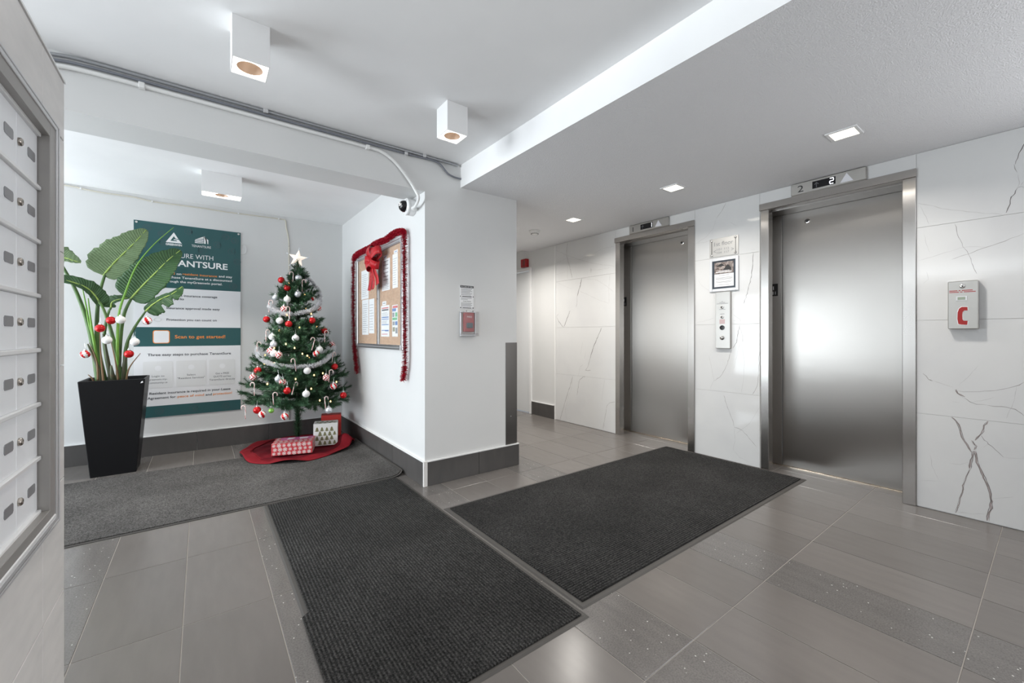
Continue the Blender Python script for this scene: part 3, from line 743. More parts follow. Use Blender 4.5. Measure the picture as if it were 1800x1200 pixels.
MB().box(1.628, 1.716, PY - .032, PY, 1.135, 1.285).build('body', 'red_plastic', t, bevel=.004)
MB().box(1.645, 1.700, PY - .040, PY - .032, 1.165, 1.205).build('handle', 'pull_blue', t, bevel=.003)
text('lettering', 'FIRE', (1.672, PY - .0325, 1.245), U_P, V_Z, 'paper', t, height=.014, width=.045, align='CENTER')
b = MB(); a0, a1, y_, c0, c1_ = 1.603, 1.741, PY - .062, 1.102, 1.292
b.box(a0, a1, y_, y_ + .004, c0, c1_).box(a0, a0 + .004, y_ + .004, PY - .012, c0, c1_).box(a1 - .004, a1, y_ + .004, PY - .012, c0, c1_).box(a0 + .004, a1 - .004, y_ + .004, PY - .012, c1_ - .004, c1_).box(a0 + .004, a1 - .004, y_ + .004, PY - .012, c0, c0 + .004)
b.build('cover', 'glass_clear', t)
MB().box(1.600, 1.744, PY - .012, PY, 1.100, 1.116).box(1.600, 1.744, PY - .012, PY, 1.286, 1.296).box(1.600, 1.610, PY - .012, PY, 1.116, 1.286).box(1.734, 1.744, PY - .012, PY, 1.116, 1.286).build('backing_frame', 'aluminium', t, bevel=.002)
MB().box(1.61, 1.735, PY - .060, PY - .014, 1.106, 1.126).build('siren_base', 'glass_clear', t)
for x in (1.642, 1.703): MB().lathe((x, PY - .03, 1.292), (0, 0, 1), [(.007, 0), (.007, .008), (0, .010)], 10).build('hinge_knob', 'steel_dark', t)
t = thing('corner_guard', 'brushed steel corner guard low on the pillar edge', 'corner guard', (2.10, PY, .185))
MB().box(2.044, 2.163, PY - .003, PY, .185, 1.046).box(2.160, 2.163, PY, PY + .09, .185, 1.046).build('angle_plate', 'steel_dark', t)
for z in (.42, .95): MB().lathe((2.10, PY - .003, z), (0, -1, 0), [(.006, 0), (.005, .002), (0, .003)], 10).build('screw', 'steel_dark', t)

# ---- strobe, smoke detector
t = thing('alarm_strobe', 'red wall mounted alarm strobe above the corridor door', 'alarm', (3.70, 4.60, 2.075))
MB().box(3.66, 3.7195, 4.53, 4.65, 2.075, 2.19).build('body', 'red_plastic', t, bevel=.006)
MB().box(3.652, 3.66, 4.548, 4.60, 2.085, 2.175).build('lens', 'glass_clear', t, bevel=.003)
t = thing('smoke_detector', 'round white smoke detector on the soffit ceiling', 'smoke detector', (2.98, 3.53, 2.235))
zt = 2.2555 + (2.98 - 1.61) * .01634 + .0025
MB().lathe((2.98, 3.53, zt), (0, 0, -1), [(0, 0), (.062, 0), (.064, .012), (.060, .016), (.056, .018), (.050, .034), (.030, .046), (.0, .048)], 32).build('housing', 'white_plastic', t, smooth=True, sharp=35)
b = MB()
for k in range(14):
    a = k * 2 * math.pi / 14; b.obox((2.98 + .040 * math.cos(a), 3.53 + .040 * math.sin(a)), .003, .006, zt - .043, zt - .036, a)
b.build('vents', 'ink_black', t)

# ---- recessed downlights in the soffit
def sz(x): return 2.255 + (x - 1.61) * .01634
def downlight(label, cx, cy, w=.147, watts=None):
    t = thing('recessed_downlight', label, 'ceiling light', (cx, cy, sz(cx)), 'square recessed downlights in the soffit')
    z = sz(cx) - .0035; h = w / 2; b = MB()
    for q in ((cx - h, cx + h, cy - h, cy - h + .016), (cx - h, cx + h, cy + h - .016, cy + h), (cx - h, cx - h + .016, cy - h + .016, cy + h - .016), (cx + h - .016, cx + h, cy - h + .016, cy + h - .016)): b.box(*q, z - .004, z + .006)
    b.build('trim_ring', 'white_gloss', t, bevel=.001)
    MB().box(cx - h + .016, cx + h - .016, cy - h + .016, cy + h - .016, z - .0005, z + .004).build('lens', 'lamp_glow_warm', t)
    d = bpy.data.lights.new('downlight_lamp', 'AREA'); d.shape = 'SQUARE'; d.size = .11; d.energy = watts or DL_W; d.color = (1, .96, .90); d.spread = R(150)
    o = bpy.data.objects.new('downlight_lamp', d); COL.objects.link(o); o.parent = t; o.location = (0, 0, -.012)
DL_W = 11
downlight('recessed square ceiling light nearest the camera, before the nearer elevator', 2.966, .745)
downlight('recessed square ceiling light between the two elevators', 2.985, 1.835)
downlight('recessed square ceiling light farthest away, near the smoke detector', 3.005, 2.952, .14)

downlight('added unseen ceiling light brightening the corridor behind the pillar', 2.9, 4.1, watts=20)  # extra light hidden by the pillar, added to lift the dark corridor
# ---- surface cube lights
def cube_light(label, x0, x1, y0, y1, z0, z1, watts):
    t = thing('cube_light', label, 'ceiling light', ((x0 + x1) / 2, (y0 + y1) / 2, z0), 'white cube ceiling lights')
    b = MB(); w = .004
    b.box(x0, x1, y0, y0 + w, z0, z1).box(x0, x1, y1 - w, y1, z0, z1).box(x0, x0 + w, y0 + w, y1 - w, z0, z1).box(x1 - w, x1, y0 + w, y1 - w, z0, z1)
    b.build('housing', 'white_gloss', t, bevel=.0006)
    cx_, cy_ = (x0 + x1) / 2, (y0 + y1) / 2; r = min(x1 - x0, y1 - y0) * .36; n = 32
    b = MB(); zz = z0 + .006
    hx, hy = (x1 - x0) / 2 - w, (y1 - y0) / 2 - w
    ring, sq = [], []
    for k in range(n):
        a = 2 * math.pi * k / n; c_, s_ = math.cos(a), math.sin(a)
        ring.append((cx_ + r * c_, cy_ + r * s_, zz)); m = max(abs(c_), abs(s_)); sq.append((cx_ + hx * c_ / m, cy_ + hy * s_ / m, zz))
    for k in range(n): b.quad(ring[k], ring[(k + 1) % n], sq[(k + 1) % n], sq[k])
    b.build('glow_plate', 'lamp_glow', t)  # white bottom plate given its own glow to look overexposed
    MB().lathe((cx_, cy_, zz), (0, 0, 1), [(r, 0), (r * .9, .03), (r * .6, .055)], 28).build('reflector', 'reflector', t, smooth=True)
    MB().lathe((cx_, cy_, zz + .055), (0, 0, 1), [(r * .6, 0), (0, .001)], 28).build('bulb', 'lamp_glow', t)
    d = bpy.data.lights.new('cube_lamp', 'AREA'); d.shape = 'DISK'; d.size = .09; d.energy = watts; d.color = (1, .95, .87); d.spread = R(100)
    o = bpy.data.objects.new('cube_lamp', d); COL.objects.link(o); o.parent = t; o.location = (0, 0, -.004)
cube_light('white cube ceiling light on the left, nearest the mailboxes', .100, .235, 2.035, 2.17, 2.256, ZC, 2.5)
cube_light('white cube ceiling light nearest the soffit edge', 1.100, 1.232, 2.060, 2.19, 2.262, ZC, 2.5)
cube_light('wide white box ceiling light inside the alcove', .0, .262, 3.975, 4.10, 2.222, 2.385, 8)
# the same fixtures go on behind the camera
cube_light('white cube ceiling light behind the camera on the left', .10, .235, .3, .435, 2.256, ZC, 2.5)
cube_light('white cube ceiling light behind the camera on the right', 1.10, 1.235, -1.2, -1.065, 2.256, ZC, 2.5)

# ================================================================== MAILBOXES
XM = -.309
mp_ = thing('mailbox_panel', 'wall panel of small white metal mailboxes in a brushed aluminium frame', 'mailboxes', (-.30, 1.0, .64))
yR, CW, NC, zb, RH = 1.440, .137, 6, .698, .1263
yL = yR - CW * NC; zt_ = zb + RH * 7
o = MB()
def pframe(name, m, x0, x1, ya, yb, za, zb_, t, tz=None):
    tz = tz or t
    b = MB().box(x0, x1, yb - t, yb, za, zb_).box(x0, x1, ya, ya + t, za, zb_).box(x0, x1, ya + t, yb - t, zb_ - tz, zb_).box(x0, x1, ya + t, yb - t, za, za + tz)
    return b.build(name, m, mp_, bevel=.001)
pframe('inner_frame', 'mail_frame', -.3125, -.287, yL - .046, yR + .046, zb - .035, zt_ + .035, .043, .033)
pframe('lip', 'aluminium_light', -.300, -.2845, yL - .058, yR + .058, zb - .043, zt_ + .043, .010)
pframe('outer_frame', 'mail_frame', -.300, -.2945, yL - .110, yR + .110, zb - .060, zt_ + .060, .050, .015)
pframe('outer_lip', 'aluminium_light', -.300, -.292, yL - .117, yR + .117, zb - .065, zt_ + .065, .006)
MB().hexa([(-.3125, yL, zb - .034), (-.2855, yL, zb - .034), (-.3125, yR + .043, zb - .034), (-.2855, yR + .043, zb - .034), (-.3095, yL, zb - .003), (-.2850, yL, zb - .026), (-.3095, yR + .043, zb - .003), (-.2850, yR + .043, zb - .026)]).build('sill_ledge', 'mail_strip', mp_)  # same aluminium as the frame; paler colour stands in for light from above
MB().box(-.3124, XM - .004, yL, yR, zb, zt_).build('backing', 'mail_frame', mp_)
def sh(name, b, m, bevel=0):
    q = b.build(name, m, None, bevel=bevel); me = q.data; bpy.data.objects.remove(q); return me
hw, hh = CW / 2 - .0012, RH / 2 - .005
me_d = sh('mailbox_door', MB().box(-.003, .002, -hw, hw, -hh, hh), 'mail_door', .0012)
tp = [(-.024, -.007), (-.020, -.0105), (.020, -.0105), (.024, -.007), (.024, .007), (.020, .0105), (-.020, .0105), (-.024, .007)]
me_t = sh('number_tag', MB().prism(tp, (.002, .024, .0), (0, -1, 0), (0, 0, 1), (1, 0, 0), .0012), 'mail_tag')
me_l = sh('lock', MB().lathe((.002, -hw + .012, .0), (1, 0, 0), [(.0085, 0), (.0085, .004), (.0062, .0062), (.0022, .0065), (.0018, .003), (0, .003)], 16), 'lock_steel')
me_l.polygons.foreach_set('use_smooth', [True] * len(me_l.polygons))
org = Vector(mp_.location)
for r in range(7):
    for c in range(NC):
        d = put('mailbox_door', me_d, mp_); d.location = Vector((XM, yR - CW * (c + .5), zb + RH * (r + .5))) - org
        for nm, me in (('number_tag', me_t), ('lock', me_l)): put(nm, me, d)
for r in range(8):
    MB().box(XM - .003, -.3005, yL, yR, zb + RH * r - .0048, zb + RH * r + .0048).build('divider', 'mail_strip', mp_, bevel=.0015)

# ================================================================== FLOOR MATS
def mat_obj(label, x0, x1, y0, y1, carpet, ribs_axis, border=.030, z=.0, notch=None):
    t = thing('floor_mat', label, 'mat', ((x0 + x1) / 2, (y0 + y1) / 2, z), 'entrance mats')
    MB().hexa([(x0, y0, z + .0005), (x1, y0, z + .0005), (x0, y1, z + .0005), (x1, y1, z + .0005), (x0 + .008, y0 + .008, z + .004), (x1 - .008, y0 + .008, z + .004), (x0 + .008, y1 - .008, z + .004), (x1 - .008, y1 - .008, z + .004)]).build('rubber_border', 'rubber', t)
    a, b_, c, d = x0 + border, x1 - border, y0 + border, y1 - border
    out = [(a, c), (b_, c), (b_, d), (a, d)] if not notch else [(x0 - .004, c), (b_, c), (b_, d), (a, d), (a, notch), (x0 - .004, notch - .02)]
    MB().prism(out, (0, 0, z + .004), (1, 0, 0), (0, 1, 0), (0, 0, 1), .0055).build('pile', carpet, t, bevel=.002)
    return t
mat_obj('ribbed charcoal floor mat lying in front of the elevators', 1.232, 3.702, 1.158, 2.362, 'carpet_ribbed_x', 'X')
mat_obj('ribbed charcoal floor mat in the foreground reaching the camera', .318, 1.222, 1.112, 3.106, 'carpet_ribbed_y', 'Y', .022, notch=1.80)
# alcove mat: its right end rides up against the skirting
t = thing('floor_mat', 'plain grey pile floor mat in the alcove running under the tree skirt', 'mat', (-.3, 3.77, 0), 'entrance mats')
def curl(x): return max(0, x - 1.17) ** 2 * 2.4
def sheet(x0, x1, y0, y1, zo, th, rc):
    b = MB(); nx, ny = 48, 16; top = []
    for i in range(nx + 1):
        x = x0 + (x1 - x0) * (1 - (1 - i / nx) ** 1.8)
        cut = 0
        if x > x1 - rc: cut = rc - math.sqrt(max(0, rc * rc - (x - (x1 - rc)) ** 2))
        for j in range(ny + 1):
            y = y0 + cut + (y1 - y0 - 1.2 * cut) * j / ny
            top.append((x, y, curl(x) + zo + th))
    n = len(top); bot = [(p[0], p[1], p[2] - th) for p in top]; F = []
    W = ny + 1
    for i in range(nx):
        for j in range(ny):
            F.append((i * W + j, (i + 1) * W + j, (i + 1) * W + j + 1, i * W + j + 1)); F.append((n + i * W + j + 1, n + (i + 1) * W + j + 1, n + (i + 1) * W + j, n + i * W + j))
    for i in range(nx):
        F.append((i * W, n + i * W, n + (i + 1) * W, (i + 1) * W)); F.append(((i + 1) * W + ny, n + (i + 1) * W + ny, n + i * W + ny, i * W + ny))
    for j in range(ny):
        F.append((nx * W + j, n + nx * W + j, n + nx * W + j + 1, nx * W + j + 1)); F.append((j + 1, n + j + 1, n + j, j))
    return b.add(top + bot, F)
sheet(-1.9, 1.284, 3.112, 4.43, .0005, .0035, .06).build('rubber_border', 'rubber', t)
sheet(-1.875, 1.270, 3.130, 4.410, .0045, .006, .05).build('pile', 'carpet_plain', t)

# ================================================================== CONDUITS, CAMERA, CABLE
def smooth_path(pts, n=6):
    P = [Vector(p) for p in pts]; out = []
    for i in range(len(P) - 1):
        p0, p1, p2, p3 = P[max(i - 1, 0)], P[i], P[i + 1], P[min(i + 2, len(P) - 1)]
        for k in range(n):
            t = k / n
            out.append(.5 * ((2 * p1) + (p2 - p0) * t + (2 * p0 - 5 * p1 + 4 * p2 - p3) * t * t + (3 * p1 - p0 - 3 * p2 + p3) * t ** 3))
    out.append(P[-1]); return out
def conduit(label, pts, r, m, clips=(), cm='aluminium_light', n=6):
    t = thing('conduit', label, 'conduit', pts[0], 'conduits along the beam')
    MB().tube(smooth_path(pts, n), r, 10).build('pipe', m, t, smooth=True, sharp=50)
    for (x, y, z) in clips:
        MB().box(x - .012, x + .012, y - r - .003, PY, z - r - .004, z + r + .004).build('clip', cm, t, bevel=.002)
gy = PY - .013
conduit('upper grey metal conduit tight under the ceiling above the beam', [(-1.6, gy, 2.30), (-.75, gy, 2.365), (-.56, gy, 2.402), (-.42, gy, 2.416), (0, gy, 2.417), (.7, gy, 2.417), (1.25, gy, 2.417), (1.58, gy, 2.417)], .0085, 'conduit_grey', ((.30, gy, 2.417), (1.30, gy, 2.417)))
conduit('dark cable conduit that dips down at the soffit corner', [(-1.6, gy, 2.27), (-.75, gy, 2.34), (-.56, gy, 2.377), (-.42, gy, 2.392), (0, gy, 2.395), (.7, gy, 2.395), (1.2, gy, 2.397), (1.37, gy, 2.402), (1.43, gy, 2.388), (1.49, gy, 2.337), (1.54, gy, 2.322), (1.605, gy, 2.318)], .0065, 'cable_dark', ((1.16, gy, 2.397),))
conduit('white plastic conduit branching down to the security camera', [(-1.6, gy, 2.24), (-.75, gy, 2.315), (-.56, gy, 2.352), (-.42, gy, 2.367), (0, gy, 2.370), (.5, gy, 2.370), (.90, gy, 2.368), (.985, gy, 2.362), (1.07, gy - .002, 2.322), (1.16, gy - .006, 2.235), (1.225, gy - .010, 2.150), (1.252, gy - .006, 2.098), (1.262, PY + .06, 2.062), (1.262, PY + .115, 2.058)], .0105, 'white_plastic', ((-.24, gy, 2.370), (.89, gy, 2.368)), 'white_plastic')
t = thing('security_camera', 'white dome security camera high on the bulletin board wall', 'camera', (1.31, 3.0, 2.09))
ca = (1.3095, 3.0, 2.09)
MB().lathe(ca, (-1, 0, 0), [(0, 0), (.060, 0), (.062, .006), (.062, .046), (.060, .050)], 36).build('body', 'white_gloss', t, smooth=True, sharp=35)
MB().lathe((1.2595, 3.0, 2.09), (-1, 0, 0), [(.060, 0), (.064, .002), (.064, .014), (.056, .022), (.044, .023)], 36).build('bezel', 'white_gloss', t, smooth=True, sharp=35)
MB().lathe((1.2365, 3.0, 2.09), (-1, 0, 0), [(.044, 0), (.043, .012), (.037, .026), (.026, .037), (.012, .043), (0, .044)], 30).build('dome', 'black_glass', t, smooth=True)
MB().lathe((1.200, 2.985, 2.095), (-1, -.3, .1), [(.014, 0), (.014, .010), (.009, .012), (0, .008)], 16).build('lens', 'chrome', t, smooth=True, sharp=40)
for a in (45, 135, 225, 315): MB().lathe((1.239, 3.0 + .053 * math.cos(R(a)), 2.09 + .053 * math.sin(R(a))), (-1, 0, 0), [(.004, 0), (.003, .003), (0, .003)], 8).build('screw', 'steel_dark', t)
MB().tube([(1.30, 2.93, 2.064), (1.262, 2.905, 2.058)], .014, 10).build('gland', 'white_plastic', t, smooth=True, sharp=40)

t = thing('wall_cable', 'thin beige cable clipped along the top of the alcove wall and down', 'cable', (-1.2, 5.01, 2.34))
MB().tube(smooth_path([(-1.6, 5.014, 2.375), (-.915, 5.014, 2.366), (-.82, 5.013, 2.358), (-.687, 5.014, 2.350), (-.5, 5.014, 2.352), (-.36, 5.014, 2.337), (-.229, 5.014, 2.338), (.0, 5.014, 2.343), (.209, 5.014, 2.341), (.45, 5.014, 2.347), (.68, 5.014, 2.350), (.722, 5.014, 2.340), (.73, 5.014, 2.27), (.745, 5.014, 2.20), (.757, 5.014, 2.08), (.757, 5.012, 1.86), (.757, 5.012, .19)], 5), .0048, 8).build('wire', 'cable_beige', t, smooth=True)
for x, z in ((-.82, 2.358), (-.36, 2.337), (.3, 2.343), (.66, 2.350)): MB().box(x - .006, x + .006, 5.006, 5.0195, z - .008, z + .008).build('clip', 'white_plastic', t, bevel=.001)
t = thing('wall_hook', 'faint pale wire loop on the wall beside the poster', 'hook', (.34, 5.01, 1.95))
b = MB(); b.tube([(.335 + .034 * math.cos(R(a)), 5.016, 1.985 + .05 * math.sin(R(a))) for a in range(-120, 121, 15)], .0022, 6)
b.build('loop', 'white_plastic', t)

# ================================================================== POSTER
t = thing('poster', 'large green and white resident insurance poster on the alcove wall', 'poster', (-.083, 5.016, .352))
PX_, PW = -.487, .806; x0, x1 = PX_, PX_ + PW; yF = 5.0125
panel = MB().box(x0, x1, yF, yF + .005, .352, 2.149).build('panel', 'poster_white', t)
def band(za, zb_, name): return MB().box(x0, x1, yF - .0008, yF, za, zb_).build(name, 'teal', panel)
band(1.550, 2.149, 'header_band'); band(1.005, 1.182, 'scan_band'); band(.352, .455, 'footer_band')
yS, yT = yF - .0010, yF - .0014
pr_ = random.Random(5); b = MB()
def ringm(b, cx_, cz_, r, w, n=14):
    for k in range(n):
        a0, a1 = 2 * math.pi * k / n, 2 * math.pi * (k + 1) / n
        b.quad(*[(cx_ + q * math.cos(a), yS, cz_ + q * math.sin(a)) for q, a in ((r, a0), (r, a1), (r - w, a1), (r - w, a0))])
for (cx_, cz_) in ((-.40, 2.09), (-.30, 2.05), (-.09, 2.10), (.19, 2.09), (.27, 2.06), (-.28, 1.97), (.13, 2.0), (.25, 1.95), (-.42, 1.9), (.0, 1.93), (.28, 1.85), (-.44, 1.75), (.26, 1.6), (-.35, 1.62), (-.02, 1.59), (-.30, .405), (-.05, .405), (.2, .405)):
    for r in (.032, .021, .010): ringm(b, cx_ + pr_.uniform(-.01, .01), cz_, r, .0045)
tag(b.build('swirl_pattern', 'teal_swirl', panel), kind='stuff')
U_, V_ = (1, 0, 0), (0, 0, 1)
def tx(s, x, z, m, h, w=None, al='LEFT', bold=0.0): return text('lettering', s, (x, yT, z), U_, V_, m, panel, width=w, height=h, align=al, bold=bold)
lg = MB()   # triangular G emblem
lg.prism([(0, 0), (.118, 0), (.095, .034), (.058, .034), (.058, .026), (.078, .026), (.084, .017), (.034, .017), (.059, .062), (.073, .040), (.092, .040), (.059, .098)], (-.266, yT, 1.977), U_, V_, (0, -1, 0), .0003)
lg.build('triangle_emblem', 'poster_light', panel)
tx('GREENWIN', -.207, 1.9505, 'poster_light', .0185, .118, 'CENTER', .03)
for k, (q) in enumerate(([(0, 0), (.066, 0), (.066, .004), (0, .010)], [(0, .015), (.066, .010), (.066, .020), (0, .024)], [(0, .029), (.066, .027), (.066, .040), (.008, .036)], [(.014, .040), (.066, .047), (.066, .068)], [(.076, 0), (.084, 0), (.084, .050), (.076, .060)])):
    MB().prism(q, (-.050, yT, 1.998), U_, V_, (0, -1, 0), .0003).build('building_emblem', 'poster_light', panel)
MB().prism([(.070, 0), (.078, 0), (.078, .062), (.104, .040), (.104, 0), (.098, 0), (.090, .050), (.074, .072), (.070, .072)], (-.050, yT - .0001, 1.998), U_, V_, (0, -1, 0), .0003).build('building_emblem', 'poster_light', panel)
tx('TENANTSURE', .0, 1.957, 'poster_light', .022, .150, 'CENTER', .0)
tx('INSURE WITH', .093, 1.842, 'poster_light', .044, .330, 'RIGHT', -.004)
tx('TENANTSURE', .210, 1.762, 'poster_light', .057, .555, 'RIGHT', .022)
tx('deal', -.200, 1.678, 'orange', .021, None, 'RIGHT', .012); tx('on', -.188, 1.678, 'poster_light', .021, .036, 'LEFT', .012)
tx('resident insurance', -.142, 1.680, 'orange', .021, .266, 'LEFT', .012); tx('and stay', .138, 1.682, 'poster_light', .021, .110, 'LEFT', .012)
tx('Purchase TenantSure at a discounted', .245, 1.643, 'poster_light', .021, .530, 'RIGHT', .012)
tx('through the myGreenwin portal.', .166, 1.604, 'poster_light', .021, .445, 'RIGHT', .012)
tx('Resident insurance coverage', .125, 1.473, 'poster_text', .021, .385, 'RIGHT', .012); tx('and perks', -.133, 1.441, 'poster_text', .021, .127, 'RIGHT', .012)
tx('Insurance approval made easy', .146, 1.353, 'poster_text', .021, .406, 'RIGHT', .012)
tx('Protection you can count on', -.260, 1.244, 'poster_text', .021, .381, 'LEFT', .012)
for z in (1.475, 1.36, 1.252):
    ringp = [(-.325 + .026 * math.cos(R(a)), yT, z + .017 * math.sin(R(a))) for a in range(0, 361, 24)]
    MB().tube(ringp, .0012, 5, caps=False).build('oval_icon', 'poster_card', panel)
def rrect(w, h, r):
    out = []
    for cx_, cy_, a0 in ((w - r, r, -90), (w - r, h - r, 0), (r, h - r, 90), (r, r, 180)):
        for a in (0, 30, 60, 90): out.append((cx_ + r * math.cos(R(a0 + a)), cy_ + r * math.sin(R(a0 + a))))
    return out
MB().prism(rrect(.121, .122, .018), (-.357, yS, 1.032), U_, V_, (0, -1, 0), .0003).build('code_frame', 'orange', panel)
MB().prism(rrect(.109, .110, .014), (-.351, yS - .0004, 1.038), U_, V_, (0, -1, 0), .0003).build('code_field', 'poster_white', panel)
tx('Scan to get started!', -.200, 1.078, 'orange', .031, .391, 'LEFT', .016)
tx('Three easy steps to purchase TenantSure', -.394, .916, 'poster_text', .023, .631, 'LEFT', .012)
for (a, b_, n, lines) in ((-.425, -.214, '1', ('Login to', 'greenwin.my-', 'community.ca')), (-.190, .035, '2', ('Select', '"Resident Services"')), (.060, .273, '3', ('Get a FREE', 'QUOTE and buy', 'TenantSure directly'))):
    MB().prism(rrect(b_ - a, .248, .012), (a, yS + .0002, .618), U_, V_, (0, -1, 0), .0004).build('step_card', 'poster_card', panel)
    c_ = (a + b_) / 2
    ringo = MB().lathe((c_, yS - .0004, .802), (0, -1, 0), [(.024, 0), (.0, .0002)], 20).build('step_disc', 'poster_white', panel)
    tx(n, c_, .793, 'poster_text', .020, None, 'CENTER', .01)
    for k, s in enumerate(lines): tx(s, c_, .722 - k * .030, 'poster_text', .0165, .0118 * len(s) * .93, 'CENTER')
tx('Resident insurance is required in your Lease', -.380, .561, 'poster_text', .022, .613, 'LEFT', .012)
tx('Agreement for', -.394, .518, 'poster_text', .022, .200, 'LEFT', .012); tx('peace of mind', -.180, .518, 'orange', .022, .200, 'LEFT', .012); tx('and', .032, .518, 'poster_text', .022, .050, 'LEFT', .012); tx('protection!', .092, .519, 'orange', .022, .154, 'LEFT', .012)
for x, z in ((x0 + .018, 2.132), (x1 - .018, 2.132)): MB().lathe((x, yF - .001, z), (0, -1, 0), [(.010, 0), (.009, .003), (.004, .003), (.003, .001), (0, .001)], 16).build('grommet', 'chrome', t, smooth=True, sharp=40)

# ================================================================== BULLETIN BOARD
BY0, BY1, BZ0, BZ1 = 3.168, 4.395, .987, 1.902
U_B, N_B = (0, -1, 0), (-1, 0, 0)
t = thing('bulletin_board', 'enclosed cork bulletin board with sliding glass and aluminium frame', 'bulletin board', (1.31, 3.82, BZ0))
XF = 1.285
b = MB(); fw_ = .040
b.box(XF, 1.3095, BY0, BY0 + fw_, BZ0, BZ1).box(XF, 1.3095, BY1 - fw_, BY1, BZ0, BZ1).box(XF, 1.3095, BY0 + fw_, BY1 - fw_, BZ1 - fw_, BZ1).box(XF, 1.3095, BY0 + fw_, BY1 - fw_, BZ0, BZ0 + fw_)
b.build('frame', 'aluminium', t, bevel=.003)
b = MB(); 
for q in ((BY0 + .012, BY0 + .020, BZ0 + .02, BZ1 - .02), (BY1 - .020, BY1 - .012, BZ0 + .02, BZ1 - .02), (BY0 + .02, BY1 - .02, BZ1 - .022, BZ1 - .016), (BY0 + .02, BY1 - .02, BZ0 + .016, BZ0 + .022)): b.box(XF - .003, XF, *q)
b.build('frame_ridge', 'aluminium_light', t)
MB().box(1.3025, 1.3095, BY0 + fw_, BY1 - fw_, BZ0 + fw_, BZ1 - fw_).build('cork_panel', 'cork', t)
ym = 3.74
def pane(a, b_, x):
    g = MB().box(x, x + .003, a, b_, BZ0 + fw_ + .001, BZ1 - fw_ - .001).build('glass_pane', 'glass', t)
    return g
g1 = pane(BY0 + fw_, ym + .02, 1.2885); g2 = pane(ym - .02, BY1 - fw_, 1.2945)
MB().box(1.2865, 1.2935, ym - .006, ym + .024, BZ0 + fw_, BZ1 - fw_).build('pane_stile', 'aluminium', g1, bevel=.001)
MB().box(1.294, 1.299, ym + .026, ym + .052, BZ0 + fw_, BZ1 - fw_).build('pane_stile', 'aluminium', g2, bevel=.001)
MB().lathe((1.2865, ym + .009, 1.44), (-1, 0, 0), [(.010, 0), (.010, .006), (0, .007)], 14).build('lock', 'chrome', g1)
def sheet_of_paper(label, y0, y1, z0, z1, lines=(), m='paper'):
    y0, y1, z0, z1 = y0 * 1.016, y1 * 1.016, 1.113 + (z0 - 1.113) * 1.016, 1.113 + (z1 - 1.113) * 1.016
    p = thing('paper_notice', label, 'paper', (1.3012, (y0 + y1) / 2, z0), 'papers pinned in the bulletin board')
    MB().box(1.3008, 1.3022, y0, y1, z0, z1).build('sheet', m, p)
    by = {}
    for (u0, u1, v0, v1, c) in lines: by.setdefault(c, MB()).box(1.3002, 1.3007, y1 - (y1 - y0) * u1, y1 - (y1 - y0) * u0, z0 + (z1 - z0) * v0, z0 + (z1 - z0) * v1)
    for c, b in by.items(): tag(b.build('printed_lines', c, p), kind='stuff')
def body(v0, v1, n, c='ink_grey', u0=.1, u1=.9, seed=0):
    r = random.Random(seed); return [(u0, u1 - r.random() * .25, v0 + (v1 - v0) * k / n, v0 + (v1 - v0) * k / n + .011, c) for k in range(n)]
sheet_of_paper('upper white sheet in the left half of the bulletin board', 3.985, 4.205, 1.462, 1.745, body(.1, .9, 12, seed=1))
sheet_of_paper('lower left white sheet in the bulletin board, a full page of text', 3.985, 4.18, 1.112, 1.455, body(.08, .92, 14, seed=2))
sheet_of_paper('narrow white sheet against the middle stile of the bulletin board', 3.822, 3.968, 1.125, 1.45, body(.1, .9, 10, seed=3))
sheet_of_paper('white letter with dark text lines right of the red bow', 3.423, 3.615, 1.497, 1.770, [(.2, .8, k, k + .02, 'ink_black') for k in (.92, .80, .68, .56, .44, .33)] + body(.05, .25, 4, seed=4))
sheet_of_paper('small white tag above the letter right of the bow', 3.50, 3.575, 1.772, 1.806, [(.2, .8, .4, .6, 'ink_blue')])
sheet_of_paper('white sheet at the top right corner of the bulletin board', 3.248, 3.362, 1.500, 1.783, body(.1, .92, 12, 'ink_grey', seed=5))
sheet_of_paper('small white card above the top right sheet', 3.248, 3.333, 1.786, 1.812, [(.2, .8, .4, .6, 'ink_blue')])
sheet_of_paper('notice with blue rules and a red heading low on the board', 3.438, 3.638, 1.096, 1.368, [(.1, .9, .90, .935, 'ink_red'), (.1, .9, .83, .88, 'ink_black'), (.08, .92, .60, .635, 'ink_blue'), (.08, .92, .545, .57, 'ink_blue'), (.08, .92, .37, .395, 'ink_blue'), (.08, .5, .19, .215, 'ink_blue'), (.5, .92, .17, .215, 'ink_blue'), (.1, .8, .07, .09, 'ink_red')] + body(.42, .53, 3, seed=6) + body(.66, .8, 3, seed=7))
sheet_of_paper('small white note above the blue ruled notice', 3.512, 3.607, 1.371, 1.405, [(.2, .8, .4, .6, 'ink_grey')])
sheet_of_paper('colourful flyer with red, blue and green blocks', 3.248, 3.370, 1.097, 1.360, [(.1, .98, .90, .97, 'ink_red'), (.02, .7, .80, .89, 'ink_blue'), (.05, .4, .62, .76, 'ink_grey'), (.05, .9, .52, .60, 'ink_green'), (.1, .45, .36, .48, 'ink_grey'), (.55, .95, .62, .76, 'ink_green'), (.55, .95, .36, .48, 'ink_blue'), (.1, .5, .16, .30, 'gift_tree'), (.6, .95, .1, .28, 'ink_grey')])

